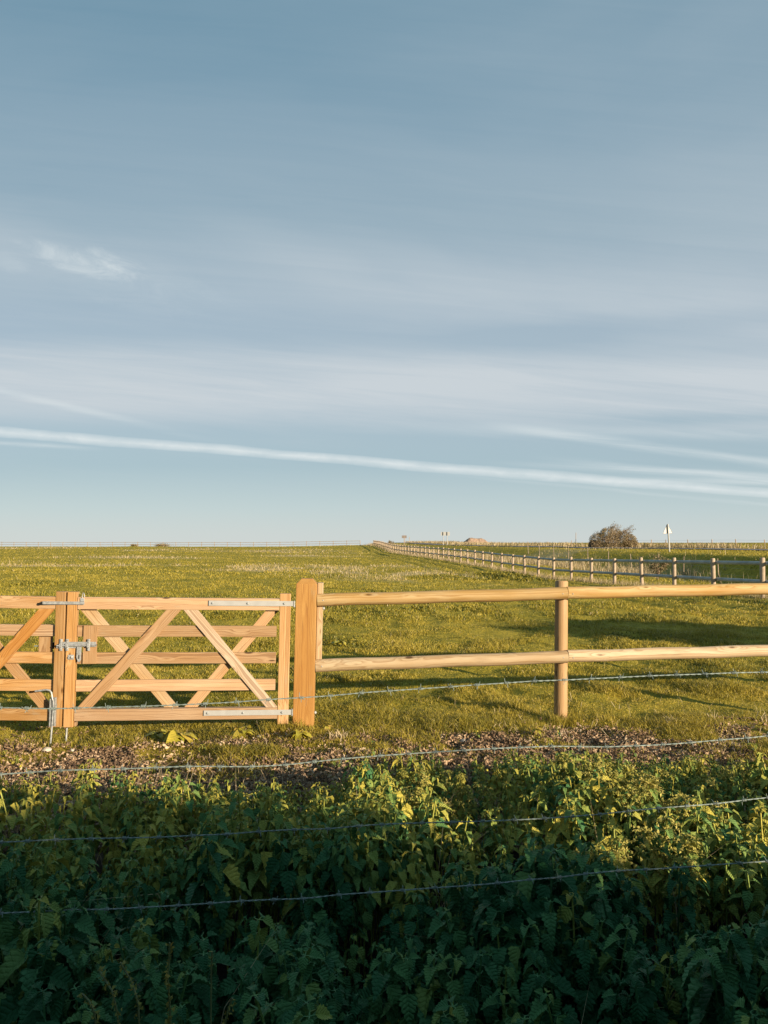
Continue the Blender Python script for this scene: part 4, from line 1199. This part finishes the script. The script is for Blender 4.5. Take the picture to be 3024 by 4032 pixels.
wd = bpy.data.worlds.new('World'); S.world = wd; wd.use_nodes = True
t = wd.node_tree; t.nodes.clear(); b = NB(t)
sky = t.nodes.new('ShaderNodeTexSky'); sky.sky_type = 'NISHITA'; sky.sun_disc = False
sky.sun_elevation = EL; sky.sun_rotation = math.atan2(sv.x, sv.y); sky.air_density = 1.0; sky.dust_density = .6; sky.ozone_density = 1.6
tc = b.n('ShaderNodeTexCoord'); sp_ = b.n('ShaderNodeSeparateXYZ'); b.l(tc.outputs['Generated'], sp_.inputs[0])
x_, y_, z_ = sp_.outputs
yy = b.math('MAXIMUM', b.math('ABSOLUTE', y_), .08)
tx = b.math('DIVIDE', x_, yy); tz_ = b.math('DIVIDE', z_, yy)
def vec(a, c, sa, sc, o=0.0):
    v = b.n('ShaderNodeCombineXYZ'); b.l(b.math('MULTIPLY', a, sa), v.inputs[0]); b.l(b.math('MULTIPLY', c, sc), v.inputs[1]); v.inputs[2].default_value = o
    return v.outputs[0]
n_big = b.noise(vec(tx, tz_, 1.3, 3.2, 1.0), 1.0, 5, .5, .4)
n_str = b.noise(vec(tx, b.math('ADD', tz_, b.math('MULTIPLY', tx, .07)), 1.6, 13, 5.0), 1.0, 5, .55, .3)
n_fine = b.noise(vec(tx, tz_, 6, 26, 9.0), 1.0, 5, .6, .5)
def band(c, sl, w, soft=1.0):   # distance to line tz = c + sl*tx
    d = b.math('ABSOLUTE', b.math('SUBTRACT', b.math('SUBTRACT', tz_, c), b.math('MULTIPLY', tx, sl)))
    return b.maprange(d, w, w * (1 - soft), 0, 1)
wob = b.math('MULTIPLY', b.math('SUBTRACT', n_fine, .5), .007)
tz0 = tz_
tz_ = b.math('ADD', tz_, wob)
n_fib = b.noise(vec(tx, b.math('ADD', tz0, b.math('MULTIPLY', tx, .09)), 3.2, 60, 2.0), 1.0, 5, .65, .6)
n_brk = b.noise(vec(tx, tz0, 22, 60, 7.0), 1.0, 4, .6, .5)
wid = b.math('ADD', .0066, b.math('MULTIPLY', b.math('SUBTRACT', n_str, .5), .008))
dtr = b.math('SUBTRACT', b.math('SUBTRACT', tz_, .1035), b.math('MULTIPLY', tx, -.080))
trail = b.math('SUBTRACT', 1.0, b.math('MINIMUM', b.math('DIVIDE', b.math('ABSOLUTE', dtr), wid), 1.0))
trail = b.math('POWER', trail, .65)
trail = b.math('MULTIPLY', trail, b.maprange(n_brk, .2, .75, .6, 1))
def streak(c_, sl, w_, x0, x1, a):
    return b.math('MULTIPLY', b.math('MULTIPLY', band(c_, sl, w_, 1), b.maprange(tx, x0, x1, 0, a)), b.maprange(n_fib, .3, .6, .35, 1))
lines = streak(.0800, -.235, .0075, -.18, -.42, .36)
for q in ((.110, -.047, .007, .1, .3, .45), (.172, -.135, .010, .10, .25, .5), (.1035, -.050, .0045, -.36, -.44, .45), (.130, -.10, .008, .18, .32, .4), (.088, -.02, .006, .22, .4, .35), (.150, -.02, .012, -.1, .3, .2), (.0975, -.10, .004, .0, .3, .3)):
    lines = b.math('ADD', lines, streak(*q))
broad = b.math('MULTIPLY', band(.203, -.02, .07, .75), b.maprange(b.math('ADD', b.math('MULTIPLY', n_str, .6), b.math('MULTIPLY', n_fib, .4)), .3, .62, .55, .98))
broad2 = b.math('MULTIPLY', band(.345, -.10, .09, 1), b.maprange(n_big, .35, .65, .1, .45))
gap = b.math('MULTIPLY', band(.265, .06, .03, 1), b.maprange(tx, .0, .35, 0, .3))
gap2 = b.math('MULTIPLY', band(.155, .02, .016, 1), b.maprange(tx, .2, .42, 0, .6))
upper = b.math('MULTIPLY', b.maprange(n_big, .35, .7, 0, .24), b.maprange(tz0, .2, .45))
topright = b.math('MULTIPLY', b.maprange(b.math('ADD', b.math('MULTIPLY', tx, .8), tz0), .4, 1.0), .3)
tilt = b.math('ADD', tz0, b.math('MULTIPLY', tx, .22))
n_w = b.noise(vec(tx, tilt, 13, 34, 3.0), 1.0, 6, .68, 1.2)
def wispf(cx_, cz_, sx_, sz_, a):
    wx = b.math('DIVIDE', b.math('ADD', tx, cx_), sx_); wz = b.math('DIVIDE', b.math('SUBTRACT', tilt, cz_), sz_)
    wr = b.math('ADD', b.math('ADD', b.math('MULTIPLY', wx, wx), b.math('MULTIPLY', wz, wz)), b.math('MULTIPLY', b.math('SUBTRACT', n_w, .5), 4.0))
    return b.maprange(wr, 1.6, -1.6, 0, a)
wisp = b.math('ADD', wispf(.40, .285, .075, .019, .8), wispf(.50, .262, .03, .014, .35))
wisp = b.math('ADD', wisp, wispf(.34, .27, .13, .035, .16))
m_ = b.math('ADD', broad, b.math('MULTIPLY', b.math('SUBTRACT', n_fib, .5), b.maprange(tz0, .75, .15, .12, .38)))
for q in (upper, broad2, topright): m_ = b.math('ADD', m_, q)
for q in (gap, gap2): m_ = b.math('SUBTRACT', m_, q)
veil = b.math('POWER', b.math('MAXIMUM', b.math('SUBTRACT', 1.0, b.math('DIVIDE', b.math('MAXIMUM', tz0, 0.0), 1.1)), 0.0), 2.0)
m_ = b.math('MULTIPLY', m_, b.maprange(tz0, .0, .14, .35, 1.0))
front = b.maprange(y_, .05, .3)
m_ = b.math('MINIMUM', b.math('MAXIMUM', b.math('MULTIPLY', m_, front), 0.0), .97)

top_ = b.math('MINIMUM', b.math('MULTIPLY', b.math('ADD', b.math('ADD', trail, wisp), lines), front), 1.0)
airr = b.ramp(b.math('MAXIMUM', tz0, 0.0), [(p, tuple(v / 5 for v in q)) for p, q in ((0, (3.75, 4.1, 4.1)), (.044, (3.1, 3.75, 3.95)), (.10, (2.35, 3.1, 3.5)), (.20, (2.5, 3.1, 3.55)), (.30, (2.3, 2.92, 3.42)), (.42, (1.75, 2.5, 3.0)), (.55, (1.3, 2.12, 2.7)), (.72, (.98, 1.82, 2.42)))])
air = b.mix(1.0, airr, (5, 5, 5), 'MULTIPLY')
SKYMUL = b.mix(.92, sky.outputs[0], air)
veilcol = b.mix(b.maprange(tz0, .25, .7), (3.6, 3.95, 4.2), (2.25, 2.85, 3.3))
c = b.mix(m_, SKYMUL, veilcol)
c = b.mix(b.math('MULTIPLY', top_, .9), c, (4.6, 4.95, 5.0))
bg = b.n('ShaderNodeBackground', Strength=.074); b.l(c, bg.inputs['Color'])
wo_ = b.n('ShaderNodeOutputWorld'); b.l(bg.outputs[0], wo_.inputs[0])

cd = bpy.data.cameras.new('camera'); co_ = bpy.data.objects.new('camera', cd); COL.objects.link(co_)
cd.sensor_fit = 'HORIZONTAL'; cd.sensor_width = 36; cd.lens = 36 * F / 3024; cd.clip_start = .05; cd.clip_end = 6000
co_.location = CAM; co_.rotation_euler = (math.pi / 2 + PITCH, 0, 0)
S.camera = co_
S.render.resolution_x = 768; S.render.resolution_y = 1024
S.view_settings.view_transform = 'Standard'; S.view_settings.look = 'None'; S.view_settings.gamma = 1; S.view_settings.exposure = 1.15
